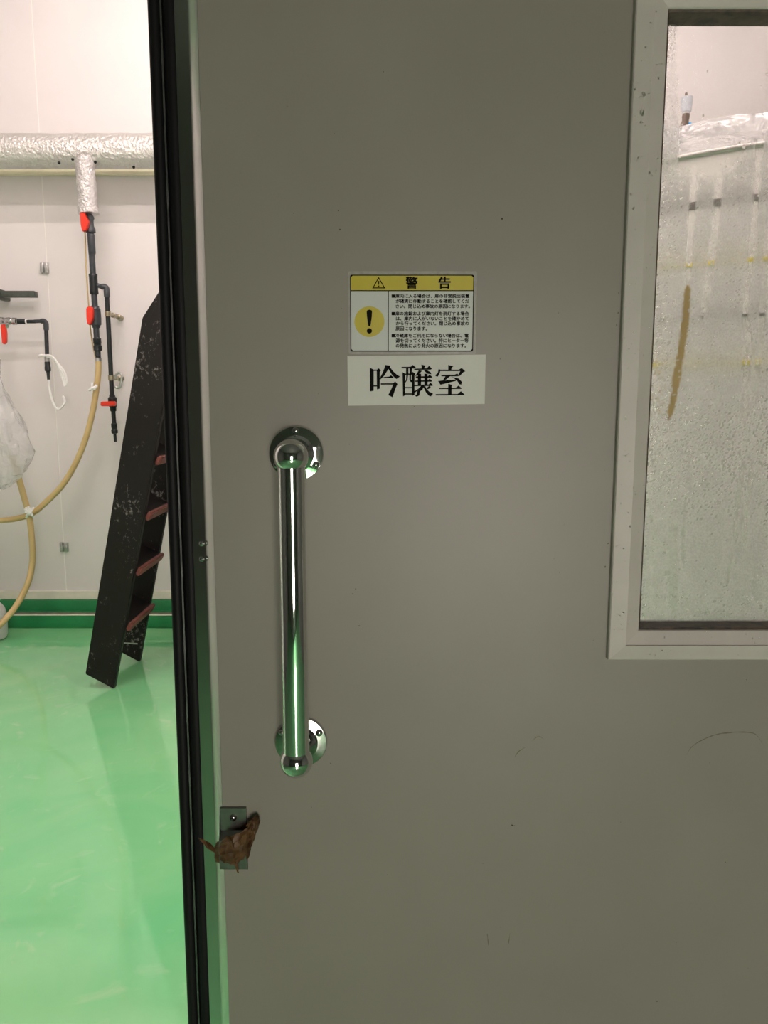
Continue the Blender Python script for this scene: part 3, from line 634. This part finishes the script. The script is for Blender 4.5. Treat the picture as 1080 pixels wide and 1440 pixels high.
# the room name plate
np_ = thing('name_label', (P(488, 570, 0).x, -.0002, P(488, 570, 0).z), 'white paper label with three bold black kanji below the warning sticker', 'label')
obj('paper', prism(pxm([(488.5, 501), (683, 498.5), (681.5, 568), (489.5, 570.5)]), -.0004, -.00005), 'paper_white', np_, None)
K = [  # strokes of the three characters, traced in a 6.968x crop at (510, 500)
 [[(70,118),(108,138),(108,345),(72,352)], [(100,138),(145,138),(150,150),(100,152)], [(150,122),(182,145),(168,160),(168,325),(140,332),(138,150)], [(100,292),(145,292),(145,304),(100,304)],
  [(220,92),(277,100),(262,118),(240,152),(212,197),(170,240),(166,224),(195,170),(216,115)], [(240,112),(264,110),(300,156),(335,188),(367,206),(332,230),(316,222),(282,182)],
  [(203,212),(262,206),(276,192),(304,212),(296,221),(203,222)], [(178,272),(300,272),(318,252),(343,281),(332,292),(320,285),(178,285)], [(300,278),(338,284),(322,325),(292,409),(250,388),(284,320)]],
 [[(380,112),(470,110),(492,92),(522,118),(500,128),(380,125)], [(425,122),(448,122),(448,182),(425,182)], [(460,122),(484,122),(480,182),(460,182)],
  [(390,163),(415,177),(415,390),(395,401)], [(480,165),(490,160),(517,180),(508,195),(508,385),(482,396)], [(410,177),(485,176),(485,189),(410,189)],
  [(428,185),(446,185),(440,235),(415,272),(412,262),(425,235)], [(458,185),(474,185),(474,235),(484,247),(484,264),(468,258),(458,240)], [(412,309),(485,309),(485,321),(412,321)], [(412,370),(485,370),(485,383),(412,383)],
  [(575,88),(618,100),(605,118),(602,140),(580,140)], [(505,129),(630,125),(650,100),(680,130),(665,139),(505,141)],
  [(548,143),(582,150),(562,172),(528,198),(512,200),(535,172)], [(600,146),(626,140),(668,166),(672,184),(640,180),(615,162)],
  [(520,205),(640,202),(656,186),(684,212),(672,218),(520,218)], [(514,245),(640,242),(656,226),(680,250),(672,257),(514,258)], [(505,287),(646,283),(664,266),(692,291),(680,298),(505,300)],
  [(540,178),(572,178),(572,292),(540,292)], [(604,178),(636,178),(636,292),(604,292)],
  [(575,296),(602,296),(585,335),(560,352),(556,390),(530,404),(512,396),(532,378),(536,345),(508,366),(502,352),(545,325)], [(590,300),(612,300),(628,330),(650,352),(690,374),(668,400),(648,394),(618,358)], [(628,318),(652,296),(668,308),(652,324),(634,332)]],
 [[(838,92),(888,106),(872,120),(868,142),(838,142)], [(745,130),(762,140),(757,166),(737,207),(713,202),(716,188),(735,172)], [(752,139),(940,139),(970,121),(1006,155),(985,165),(952,200),(934,196),(955,153),(752,153)],
  [(770,190),(900,188),(925,176),(948,198),(930,204),(770,204)], [(812,200),(856,204),(806,244),(890,238),(925,230),(910,250),(762,287),(738,250),(786,244)], [(875,212),(940,224),(972,258),(966,286),(946,282),(922,242)],
  [(838,276),(884,290),(871,300),(871,380),(836,380)], [(748,318),(910,316),(938,294),(972,322),(960,328),(748,328)], [(715,378),(930,376),(962,349),(998,382),(986,388),(715,391)]]]
for st in K:
    obj('kanji', flat([pxm([(510+x/6.968, 500+y/6.968) for x, y in s]) for s in st], -.0007), 'sticker_ink', np_, None)
# ================================================================== TORN TAPE ON THE KEEPER
def rag(name, pts, m, parent, th=.0006, seed=1, amp=.0025):
    """sheet through rows of (x, y, Y) photo points with crumple noise"""
    r_ = random.Random(seed); bm = newbm(); rows = []
    NR, NC = len(pts), len(pts[0]); k = 4
    G = [[P(*p) for p in row] for row in pts]
    fine = []
    cols = [smooth_path([G[i][j] for i in range(NR)], k) for j in range(NC)]
    for i in range(len(cols[0])):
        fine.append(smooth_path([cols[j][i] for j in range(NC)], k))
    for row in fine: rows.append([bm.verts.new(p + Vector((r_.uniform(-1, 1)*amp*.3, r_.uniform(-1, 1)*amp, r_.uniform(-1, 1)*amp*.3))) for p in row])
    for a, b in zip(rows, rows[1:]):
        for j in range(len(a)-1): bm.faces.new((a[j], a[j+1], b[j+1], b[j]))
    bmesh.ops.solidify(bm, geom=bm.faces[:], thickness=th)
    return obj(name, bm, m, parent, 25)
tp = thing('torn_tape', P(326, 1218, -.014), 'crumpled torn brown tape wrapped round the steel keeper plate', 'tape')
rag('wrap', [[(303, 1186, -.004), (318, 1178, -.016), (334, 1172, -.018), (350, 1162, -.014), (357, 1158, -.004)],
             [(301, 1196, -.005), (314, 1192, -.018), (330, 1188, -.021), (346, 1182, -.018), (356, 1174, -.004)],
             [(302, 1206, -.005), (313, 1204, -.018), (328, 1203, -.021), (343, 1199, -.018), (353, 1192, -.004)],
             [(304, 1213, -.004), (316, 1214, -.016), (328, 1216, -.018), (340, 1210, -.014), (350, 1206, -.004)]], 'kraft', tp, seed=2, amp=.0018)
rag('torn_flap', [[(279, 1178, -.020), (286, 1181, -.020), (294, 1185, -.016)], [(281, 1181, -.021), (290, 1189, -.022), (300, 1190, -.014)], [(286, 1186, -.021), (295, 1196, -.021), (304, 1200, -.014)]], 'kraft', tp, seed=3, amp=.0012)
rag('torn_flap', [[(346, 1160, -.012), (354, 1152, -.014), (361, 1146, -.008)], [(348, 1168, -.014), (357, 1162, -.018), (365, 1152, -.010)], [(349, 1180, -.014), (357, 1174, -.016), (364, 1162, -.006)], [(347, 1200, -.012), (353, 1192, -.014), (358, 1178, -.005)]], 'kraft', tp, seed=4, amp=.0022)
rag('torn_flap', [[(317, 1176, -.021), (320, 1175, -.023)], [(321, 1184, -.023), (325, 1183, -.025)], [(327, 1193, -.022), (329, 1192, -.023)]], 'kraft', tp, seed=5, amp=.0005)
rag('torn_flap', [[(329, 1212, -.019), (334, 1212, -.018)], [(331, 1220, -.017), (335, 1221, -.016)], [(333, 1226, -.014), (336, 1228, -.013)]], 'kraft', tp, seed=6, amp=.0006)

# ================================================================== PIPES ON THE BACK WALL
PY_ = YB-.27
pz_t, pz_b = P(100, 188, PY_).z, P(100, 237, PY_).z
pr_ = (pz_t-pz_b)/2*0.985; pc = (pz_t+pz_b)/2
def lumpy(a, b, r, n=28, seg=60, amp=.004, seed=1, caps=True):
    r_ = random.Random(seed); a, b = Vector(a), Vector(b); d = (b-a).normalized(); up = d.orthogonal().normalized(); sd = d.cross(up); bm = newbm(); R_ = []
    for i in range(seg+1):
        c = a.lerp(b, i/seg); R_.append([bm.verts.new(c+(up*math.cos(2*math.pi*k/n)+sd*math.sin(2*math.pi*k/n))*(r+r_.uniform(-amp, amp))) for k in range(n)])
    for p, q in zip(R_, R_[1:]):
        for k in range(n): bm.faces.new((p[k], p[(k+1) % n], q[(k+1) % n], q[k]))
    if caps: bm.faces.new(list(reversed(R_[0]))); bm.faces.new(R_[-1])
    return bm
mp_ = thing('insulated_pipe', (0, PY_, pz_b), 'thick horizontal pipe wrapped in crinkled silver foil along the back wall', 'pipe')
obj('foil_jacket', lumpy((XL, PY_, pc), (XR, PY_, pc), pr_, 30, 150, .0022, 3), 'foil_jacket', mp_, 60)
s0 = P(119, 222, PY_-.05); s1 = P(124.5, 300, YB-.30)
obj('drop_sleeve', lumpy(s0, s1, RM(13, 260, PY_), 20, 16, .003, 4), 'foil_sleeve', mp_, 60)
obj('sleeve_collar', lumpy(P(124, 292, YB-.30), P(125, 301, YB-.30), RM(14, 260, PY_), 18, 2, .004, 6), 'foil_sleeve', mp_, 60)
for x, y in ((102, 224), (134, 228), (83, 229), (188, 235)):
    q = P(x, y, PY_-.098); obj('hole', ball(q, .008, 6), 'rubber', mp_, 60)
rz1, rz0 = P(100, 234, YB-.03).z, P(100, 246, YB-.03).z
obj('support_rail', box((XL, YB-.035, rz0), (XR, YB, rz1), .003), 'rail_cream', None, label='pale cream rail running under the foil wrapped pipe', cat='rail')
# --- main drop line
DY0, DY1 = YB-.30, YB-.20
def LP(x, y, t=None):                  # point of the drop line; its distance eases toward the wall with height
    t = (y-300)/(510-300) if t is None else t
    return P(x, y, DY0+(DY1-DY0)*t)
dl = thing('drop_pipe', LP(138, 510), 'dark grey plastic drop pipe with red valves and a thinner side branch', 'pipe')
def seg(name, x0, y0, x1, y1, px, m, parent, prof=None, n=16):
    a, b = LP(x0, y0), LP(x1, y1); r = RM(px/2, (y0+y1)/2, DY0)
    if prof is None: bm = sweep([a, b], r, n)
    else: bm = stepped((a, b), [(t, q*r) for t, q in prof], n)
    return obj(name, bm, m, parent, 40)
UN = [(0, .8), (.06, 1), (.4, 1), (.45, .9), (.55, .9), (.6, 1.08), (.92, 1.08), (1, .7)]
seg('pipe', 124.5, 296, 129.5, 358, 9.5, 'pvc_gray', dl); seg('pipe', 129, 355, 137.5, 500, 8.4, 'pvc_gray', dl)
v1 = seg('valve_body', 126, 303, 127.6, 328, 12.5, 'pvc_gray', dl, [(0, .8), (.15, 1), (.3, .8), (.6, .8), (.75, 1.1), (.95, 1.1), (1, .8)])
seg('coupling', 128, 329, 129.6, 357, 10, 'pvc_gray', dl, [(0, .9), (.04, 1), (.96, 1), (1, .9)])
seg('tee', 130.8, 385, 132.6, 414, 11.6, 'pvc_black', dl, [(0, .92), (.04, 1.05), (.2, 1), (.8, 1), (.96, 1.05), (1, .92)])
v2 = seg('valve_body', 133.6, 430, 135.4, 461, 14.5, 'pvc_gray', dl, [(0, .75), (.1, .8), (.15, 1), (.4, 1.05), (.6, 1.05), (.85, 1), (.9, .8), (1, .75)])
def handle(pts, Yt, th, parent):
    bm = prism([(LP(x, y).x, LP(x, y).z) for x, y in pts], Yt-th, Yt)
    bmesh.ops.bevel(bm, geom=bm.edges[:], offset=.003, segments=2, affect='EDGES'); return obj('valve_handle', bm, 'valve_red', parent, 40)
handle([(116.5, 301), (122, 299.5), (125, 307), (129, 314), (126.5, 326), (121, 328.5), (118.3, 318)], LP(121, 314).y-.022, .03, v1)
handle([(126, 435), (128, 432.5), (133, 432.5), (135, 436), (135.2, 450), (132.5, 457.5), (129, 458), (127, 450)], LP(131, 445).y-.028, .032, v2)
seg('union', 136.3, 475, 138, 494, 11.2, 'pvc_black', dl, UN); seg('hose_tail', 137.8, 494, 138.2, 506, 7.4, 'pvc_black', dl)
seg('hose_clamp', 138.1, 503, 138.3, 507.5, 9.4, 'steel', dl)
# --- branch line off the tee
br_ = dl
q = [LP(136, 401), LP(141, 402), LP(147, 404)]
el = smooth_path([LP(137.2, 401.2), LP(143, 403), LP(147.2, 403.4), LP(149.8, 406), LP(150.3, 412), LP(150.4, 417)], 5)
obj('branch_elbow', sweep(el, [RM(3.1, 400, DY0)]*5+[RM(4.2, 400, DY0)]*(len(el)-5), 14), 'pvc_gray', br_, 50)
seg('branch_pipe', 150.2, 413, 157.6, 556, 6.6, 'pvc_black', br_)
seg('coupling', 149.9, 407, 150.6, 418, 8.6, 'pvc_gray', br_, [(0, .8), (.1, 1), (.9, 1), (1, .9)])
v3 = seg('valve_body', 157.6, 555, 159.4, 578, 11.5, 'pvc_black', br_, [(0, .7), (.12, .75), (.2, 1.1), (.45, 1.1), (.5, .95), (.75, .95), (.8, .8), (1, .75)])
handle([(146, 565.5), (148, 564.8), (165, 564.2), (166, 566), (166, 570), (164, 571), (147, 571.2), (146, 570)], LP(156, 567).y-.026, .03, v3)
seg('branch_pipe', 159.2, 577, 160.6, 596, 6.2, 'pvc_black', br_)
seg('union', 160.3, 595, 161.4, 610, 8.6, 'pvc_black', br_, UN); seg('hose_tail', 161.4, 609, 162.2, 621, 4.2, 'pvc_black', br_)
for yy, xx, big in ((441, 151.5, 0), (531, 156.2, 1)):
    c1 = seg('pipe_clamp', xx, yy-3.6, xx+.3, yy+3.6, 8.6, 'brass', br_)
    a = LP(xx, yy); b = Vector((a.x, YB, a.z)); obj('wall_stud', stepped((a, b), [(0, .010), (.35, .010), (.36, .015), (.5, .015), (.51, .009), (.72, .009), (.74, .016), (1, .016)], 10), 'brass', c1, 40)
hk = smooth_path([LP(162, 532), LP(164, 526), LP(169, 524.5), LP(171.5, 529), LP(170.5, 537), LP(169, 544), LP(164, 545), LP(161.5, 542)], 5)
obj('snap_hook', sweep(hk, .0075, 8), 'steel', None, label='small bright steel snap hook hanging on the branch pipe clamp', cat='hook')
# --- hoses
def hose(name, pts, px, m, label, n=12, sm=8):
    pp = smooth_path([P(x, y, Y) for x, y, Y in pts], sm); return obj(name, sweep(pp, RM(px/2, 600, YB-.2), n), m, None, 60, label=label, cat='hose')
hose('drop_hose', [(138.2, 504, LP(138, 504).y), (138.3, 522, DY1), (135.5, 548, DY1), (130, 580, DY1), (121, 615, DY1), (107, 650, DY1-.01), (88, 682, DY1-.02), (65, 706, DY1-.03), (45, 722, DY1-.05), (24, 729, DY1-.05), (0, 732, DY1-.05), (-40, 735, DY1-.05)], 8.2, 'hose_tan', 'long tan rubber hose curving down from the drop pipe')
hose('lower_hose', [(16, 640, DY1-.12), (25, 668, DY1-.115), (33, 696, DY1-.11), (41, 726, DY1-.105), (45, 760, DY1-.105), (45.5, 790, DY1-.1), (40, 818, DY1-.13), (27, 845, DY1-.18), (10, 868, DY1-.25), (-15, 890, DY1-.33), (-60, 905, DY1-.40)], 8.4, 'hose_tan', 'tan rubber hose running from the hanging bag down to the floor')
obj('thin_tube', sweep(smooth_path([P(119, 302, DY0+.03), P(121, 372, DY0+.05), P(124, 420, DY0+.06), P(128, 470, DY1+.02), P(134.5, 505, DY1+.02)], 6), RM(1.0, 400, DY1), 8), 'hose_tan', dl, 60)
def string(name, curves, r, label):
    bm = newbm()
    for c in curves: b_sweep(bm, smooth_path([P(*p) for p in c], 5), r, 6)
    return obj(name, bm, 'string_white', None, 60, label=label, cat='string')
Yt = DY1-.13
kn = []
for k in range(9):
    a = random.uniform(0, 6.28); l = random.uniform(5, 11)
    kn.append([(42+math.cos(a)*l*-.3, 721+math.sin(a)*3, Yt), (42, 720, Yt-.012), (42+math.cos(a)*l, 720+math.sin(a)*l*.75, Yt-.01)])
kn.append([(36, 712, Yt+.02), (40, 720, Yt-.015), (47, 727, Yt+.02)]); kn.append([(47, 714, Yt+.02), (43, 720, Yt-.018), (37, 728, Yt+.02)])
string('tie_string', kn, .0065, 'knotted white string tying the two tan hoses together')
string('tie_string', [[(125, 549, DY1-.03), (129, 545, DY1-.035), (130, 538, DY1-.03)], [(126, 549, DY1-.03), (131, 545, DY1-.04), (137, 543, DY1-.03)], [(129, 545, DY1-.036), (133, 547, DY1-.036), (136, 541, DY1-.03)]], .0065, 'short white string tied round the drop pipe hose')
# --- small line with the red lever ball valve
VY = YB-.16
vl = thing('valve_pipe', P(68, 534, VY), 'short dark pipe with a steel ball valve, red lever and downturned nozzle', 'pipe')
def vseg(name, a, b, px, m, prof=None, par=vl):
    A, B = P(a[0], a[1], VY), P(b[0], b[1], VY); r = RM(px/2, a[1], VY)
    bm = sweep([A, B], r, 14) if prof is None else stepped((A, B), [(t, k*r) for t, k in prof], 14)
    return obj(name, bm, m, par, 40)
vseg('pipe', (-60, 451), (2, 451), 7, 'steel')
vb = vseg('valve_body', (-4, 451), (25, 452), 10, 'chrome_worn', [(0, .7), (.15, .7), (.16, 1.0), (.3, 1.0), (.34, .75), (.45, .95), (.6, 1.05), (.72, .8), (.76, 1.0), (.94, 1.0), (.96, .7), (1, .7)])
bm = prism([(P(x, y, VY).x, P(x, y, VY).z) for x, y in ((6.8, 458), (12.6, 457), (14.6, 470), (14.2, 483), (11.5, 485), (9, 483.5), (8, 472))], VY-.055, VY-.03); bmesh.ops.bevel(bm, geom=bm.edges[:], offset=.003, segments=2, affect='EDGES')
obj('lever', bm, 'valve_red', vb, 40)
obj('stem', sweep([P(10, 455, VY), P(10, 459, VY-.045)], .010, 10), 'steel', vb, 40)
vseg('union', (25, 452), (36.5, 452), 7.6, 'pvc_black'); vseg('seal_ring', (36.4, 452), (38.2, 452), 7.4, 'string_white')
vseg('pipe', (38, 452.2), (50, 452.2), 5, 'pvc_black')
e2 = smooth_path([P(48, 452, VY), P(58, 451.6, VY), P(62, 451.8, VY), (P(64.3, 454, VY)), P(64.8, 458, VY), P(65, 464, VY)], 5)
obj('elbow', sweep(e2, [RM(2.6, 450, VY)]*5+[RM(3.6, 450, VY)]*(len(e2)-5), 14), 'pvc_gray', vl, 50)
vseg('pipe', (64.9, 460), (66.4, 506), 5.6, 'pvc_black'); vseg('hose_clamp', (66.2, 502), (66.5, 509), 7.2, 'steel')
vseg('union', (66.5, 508.5), (67.5, 523), 8.4, 'pvc_black', [(0, .85), (.1, .9), (.45, .9), (.55, 1), (.9, 1), (1, .6)]); vseg('nozzle', (67.5, 522), (68.4, 534), 4.4, 'pvc_black', [(0, 1.2), (.3, 1), (1, .9)])
string('hanging_string', [[(55, 501, VY-.01), (58, 499.5, VY-.02), (64, 500, VY-.025), (70, 500, VY-.025), (77, 505, VY-.02), (84, 517, VY-.01), (90, 530, VY), (92.5, 541, VY)], [(66, 502, VY-.02), (74, 503, VY-.02), (82, 515, VY), (87, 530, VY), (91, 543, VY)], [(70, 500, VY-.02), (80, 510, VY-.01), (90, 522, VY), (94, 536, VY), (92, 542, VY)],
   [(68.5, 534, VY-.005), (70, 548, VY), (73.5, 563, VY), (78, 573, VY), (83, 575, VY), (88, 571, VY), (91, 566, VY), (90, 560, VY), (88, 557, VY)]], .0068, 'loose white string looped over the downturned nozzle')
# --- steel arm at the left
am = thing('support_bar', P(20, 418, YB-.1), 'dark steel bar projecting along the wall above the ball valve', 'bar')
a0, a1 = P(-60, 409.5, YB-.1), P(50.5, 418, YB-.1)
obj('bar', box((a0.x, YB-.12, a1.z), (a1.x, YB-.07, a0.z), .003), 'steel_green', am)
a2, a3 = P(-6, 407, YB-.1), P(4, 421, YB-.1)
obj('hub', box((a2.x, YB-.13, a3.z), (a3.x, YB, a2.z), .006), 'steel_green', am)
# --- little clips on the panel joint
for x, y, w_, h_ in ((63.5, 377, 11.5, 15), (91, 769, 11.5, 13.5)):
    t = thing('wall_clip', P(x, y+h_/2, YB-.01), 'small folded steel clip on the wall joint ' + ('above the ball valve' if y < 500 else 'low down near the green kerb'), 'clip')
    hw = RM(w_/2, y, YB); hh = RM(h_/2, y, YB); c = P(x, y, YB)
    obj('plate', box((c.x-hw, YB-.006, c.z-hh), (c.x+hw, YB-.0005, c.z+hh), .001), 'steel', t)
    for s in (-1, 1): obj('fold', box((c.x+s*hw*.55-hw*.32, YB-.024, c.z-hh*.95), (c.x+s*hw*.55+hw*.32, YB-.006, c.z+hh*.9), .003), 'steel', t)
# ================================================================== CLEAR BAG, MILKY JUG
BY = YB-.50
def bag():
    rows = [(528, 3, .02), (545, 9, .03), (562, 18, .05), (595, 34, .075), (628, 44, .09), (648, 43, .09), (668, 34, .07), (680, 20, .045), (687, 8, .02)]
    bm = newbm(); R_ = []; n = 40
    rows2 = []
    for (a, b) in zip(rows, rows[1:]):
        for k in range(4): t = k/4; rows2.append(tuple(a[i]*(1-t)+b[i]*t for i in range(3)))
    rows2.append(rows[-1])
    r_ = random.Random(3); ph = [r_.uniform(0, 6.28) for _ in range(6)]
    for i, (y, hw, d) in enumerate(rows2):
        c = P(-4+ (y-528)*.02, y, BY); hwm = RM(hw, y, BY); L_ = []
        for k in range(n):
            a = 2*math.pi*k/n; e = 1+.07*math.sin(3*a+ph[0]+i*.35)+.06*math.sin(7*a+ph[1]-i*.5)+.035*math.sin(13*a+ph[2]+i*.9)+r_.uniform(-.02, .02)
            L_.append(bm.verts.new((c.x+hwm*e*math.cos(a), BY+d*e*math.sin(a), c.z+.006*math.sin(5*a+i))))
        R_.append(L_)
    for p, q in zip(R_, R_[1:]):
        for k in range(n): bm.faces.new((p[k], p[(k+1) % n], q[(k+1) % n], q[k]))
    bm.faces.new(R_[0]); bm.faces.new(list(reversed(R_[-1])))
    t = thing('plastic_bag', P(-4, 687, BY), 'clear crumpled plastic bag hanging in front of the back wall', 'bag')
    obj('film', bm, 'film_bag', t, 50)
    top = P(-4, 528, BY); top2 = P(-4, 505, BY); 
    obj('tied_neck', lumpy(top, top2, .018, 12, 6, .004, 8), 'film_bag', t, 50)
    string('bag_string', [[(-4, 506, BY), (-4, 470, BY+.1), (-4, 457, VY)]], .004, 'thin white cord that the clear plastic bag hangs from')
bag()
jc = PF(-10, 903); jb = PF(-8, 905)
def jug():
    c = PF(-9, 898)
    t = thing('milky_jug', c, 'rounded milky plastic container standing on the green floor by the kerb', 'container')
    sc = RM(1, 890, c.y); prof = [(0, 12), (.02, 17), (.12, 19), (.5, 19.5), (.7, 17), (.86, 10), (.94, 7), (1, 7)]
    H = 62*sc
    obj('body', sweep([c+Vector((0, 0, H*q+.001)) for q, r in prof], [r*sc for q, r in prof], 28), 'milky_plastic', t, 50)
    obj('cap', sweep([c+Vector((0, 0, H*.97)), c+Vector((0, 0, H*1.12))], [7.8*sc, 7.6*sc], 20), 'string_white', t, 40)
    hp = smooth_path([c+Vector((-sc*6, -sc*4, H*.9)), c+Vector((-sc*16, -sc*9, H*.95)), c+Vector((-sc*18, -sc*9, H*.7)), c+Vector((-sc*15, -sc*7, H*.52))], 5)
    obj('grip', sweep(hp, sc*2.2, 10), 'milky_plastic', t, 50)
jug()
# ================================================================== STEP STAIR LEANING ON THE TANK
NYs = PF(160, 969).y
def SP(x, y): q = P(x, y, NYs); return (q.x, q.z)
poly = [SP(120, 948), SP(160, 969), SP(161+.1724*(970-335), 335), SP(200, 447)]
zmin = min(z for x, z in poly); poly = [(x, z-zmin) for x, z in poly]
ld = thing('step_stair', (poly[1][0], NYs+.2, 0), 'dark paint-splashed wooden step stair with red treads standing tilted on its corner', 'stair')
TH = .038
def board(y0):
    bm = prism(poly, y0, y0+TH); bmesh.ops.bevel(bm, geom=bm.edges[:], offset=.003, segments=2, affect='EDGES'); return bm
obj('stringer', board(NYs), 'dark_board', ld, 30)
DEPTH = PF(190, 931).y-NYs
st2 = obj('stringer', board(NYs+DEPTH), 'dark_board', ld, 30)
tq = [P(x, y, NYs+DEPTH) for x, y in ((171.5, 903), (193.5, 904.4), (193.2, 906), (171.2, 904.6))]
obj('tape_line', prism([(q.x, q.z) for q in tq], NYs+DEPTH-.0015, NYs+DEPTH+.001), 'steel', st2, None)
cv = Vector((poly[1][0]-poly[0][0], 0, poly[1][1]-poly[0][1])).normalized(); pv = Vector((-cv.z, 0, cv.x))
if pv.z < 0: pv = -pv
for k in range(7):
    yy = 889-78.5*k; x_, z_ = SP(161+.1724*(970-yy)+2.0, yy); z_ -= zmin
    c0 = Vector((x_, 0, z_)); bm = newbm(); W_ = .135; Tt = .030
    pl = [c0, c0+pv*Tt, c0+pv*Tt-cv*W_, c0-cv*W_]
    bm = prism([(v.x, v.z) for v in pl], NYs+TH-.004, NYs+DEPTH+.004); bmesh.ops.bevel(bm, geom=bm.edges[:], offset=.003, segments=1, affect='EDGES')
    td = obj('tread', bm, 'dark_plain', ld, 30)
    pl = [c0-pv*.004+cv*.010, c0+pv*(Tt+.012)+cv*.010, c0+pv*(Tt+.012)-cv*.012, c0-pv*.004-cv*.012]
    bm = prism([(v.x, v.z) for v in pl], NYs+TH-.012, NYs+DEPTH+.012); bmesh.ops.bevel(bm, geom=bm.edges[:], offset=.006, segments=2, affect='EDGES')
    obj('nosing', bm, 'red_tread', td, 30)
# ================================================================== TANKS
def tank(x, y, r, h, label, bands):
    t = thing('fermentation_tank', (x, y, 0), label, 'tank')
    obj('shell', sweep([(x, y, .10), (x, y, .13), (x, y, h-.04), (x, y, h)], [r-.02, r, r, r], 72), 'tank_steel', t, 30)
    pts = [(x+(r+.006)*math.cos(a), y+(r+.006)*math.sin(a), h) for a in [2*math.pi*k/72 for k in range(73)]]
    obj('rim', sweep(pts, .0075, 10, False), 'rim_steel', t, 60)
    obj('lid', sweep([(x, y, h-.005), (x, y, h+.015), (x, y, h+.028), (x, y, h+.032)], [r-.02, r*.85, r*.45, r*.1], 48), 'tank_steel', t, 40)
    for k in range(4):
        a = math.pi/4+k*math.pi/2; obj('leg', sweep([(x+r*.75*math.cos(a), y+r*.75*math.sin(a), 0), (x+r*.75*math.cos(a), y+r*.75*math.sin(a), .12)], .04, 12), 'tank_steel', t, 40)
    for z, hh, m in bands:
        obj('band', sweep([(x, y, z-hh/2), (x, y, z-hh/2), (x, y, z+hh/2), (x, y, z+hh/2)], [r-.002, r+.004, r+.004, r-.002], 72), m, t, 30)
    return t
T1 = (1.42, 3.0+CAMY); TR1, TH1 = .86, 2.1
def tz(px, py):       # height on the near face of the film-covered tank seen at a pixel
    d = ray(px, py); ux, uy = d.x, d.y
    A = ux*ux+uy*uy; B = -2*(ux*T1[0]+uy*(T1[1]-CAMY)); Cc = T1[0]**2+(T1[1]-CAMY)**2-TR1**2
    t = (-B-math.sqrt(max(B*B-4*A*Cc, 0)))/(2*A); return CAMZ+d.z*t
tank(T1[0], T1[1], TR1, TH1, 'large steel tank under clear film behind the fogged window', [(tz(1010, 284), .018, 'band_dark'), (tz(1010, 289), .004, 'band_dark'), (tz(1000, 370), .010, 'band_yellow'), (tz(1050, 443), .008, 'band_dark'), (tz(1050, 510), .012, 'band_yellow')])
ltx = SP(161+.1724*(970-335), 335)[0]+.012
TR2 = .66
tank(ltx+TR2+.022, NYs+DEPTH/2+.02, TR2, 2.12, 'steel tank behind the grey door that the step stair leans on', [(.5, .012, 'band_dark'), (1.5, .012, 'band_dark')])
# --- film over the tank lid
def sheet():
    bm = newbm(); n, m_ = 110, 26; R_ = []; r_ = random.Random(5); ph = [r_.uniform(0, 6.28) for _ in range(8)]
    for i in range(m_+1):
        q = i/m_; L_ = []
        for k in range(n):
            a = 2*math.pi*k/n
            fold = .5*abs(math.sin(5*a+ph[0]+2.5*q))+.3*abs(math.sin(11.3*a+ph[1]-3*q))+.2*abs(math.sin(19*a+ph[2]+5*q))
            e = max(0, (q-.88)/.12); wv = .010*math.sin(4*a+ph[4])+.012*(fold-.5)+r_.uniform(-.002, .002)
            rad = min(q, .88)*TR1*1.10+e*TR1*(.032+.040*(fold-.45)*math.sin(math.pi*min(e, 1)))
            z = TH1+.086 - .050*e**1.25 + wv*(1-.6*e)
            L_.append(bm.verts.new((T1[0]+rad*math.cos(a), T1[1]+rad*math.sin(a), max(z, TH1+.016))))
        R_.append(L_)
    for p, q in zip(R_[1:], R_[2:]):
        for k in range(n): bm.faces.new((p[k], p[(k+1) % n], q[(k+1) % n], q[k]))
    c = bm.verts.new((T1[0], T1[1], TH1+.18))
    for k in range(n): bm.faces.new((c, R_[1][k], R_[1][(k+1) % n]))
    for v in R_[0]: bm.verts.remove(v)
    return obj('film_cover', bm, 'film_sheet', None, 50, label='clear wrinkled plastic film draped over the tank lid', cat='film')
sheet()
# --- airlock on the lid
AY = T1[1]-.05
al = thing('airlock', P(962, 190, AY), 'small grey airlock with a blue fitting standing on the tank lid', 'airlock')
def aseg(name, a, b, prof, m): 
    A, B = P(a[0], a[1], AY), P(b[0], b[1], AY); r = RM(1, 150, AY)
    return obj(name, stepped((A, B), [(t, k*r) for t, k in prof], 18), m, al, 40)
aseg('cap_nub', (965, 130.5), (965, 137), [(0, 1.4), (.1, 1.8), (1, 1.8)], 'airlock_brown')
aseg('bowl', (965.8, 136), (965, 158.5), [(0, 6), (.04, 8.0), (.3, 8.2), (.8, 7.2), (.95, 6.8), (1, 5)], 'airlock_plastic')
aseg('ring', (965, 158.4), (964.8, 161), [(0, 4.6), (1, 4.6)], 'string_white')
aseg('neck', (964.8, 160.5), (963, 176), [(0, 4.8), (.3, 5.2), (.6, 4.6), (1, 5)], 'airlock_brown')
aseg('fitting', (963, 175.4), (972, 175.4), [(0, 3), (.2, 3.3), (.9, 3.3), (1, 2.4)], 'fitting_blue')
aseg('elbow', (962.5, 173), (957, 184), [(0, 4.4), (.5, 4.8), (1, 5.0)], 'airlock_brown')
a = P(957.5, 183, AY); obj('stand_pipe', sweep([a, (a.x, a.y, TH1+.05)], RM(4, 180, AY), 14), 'steel', al, 40)
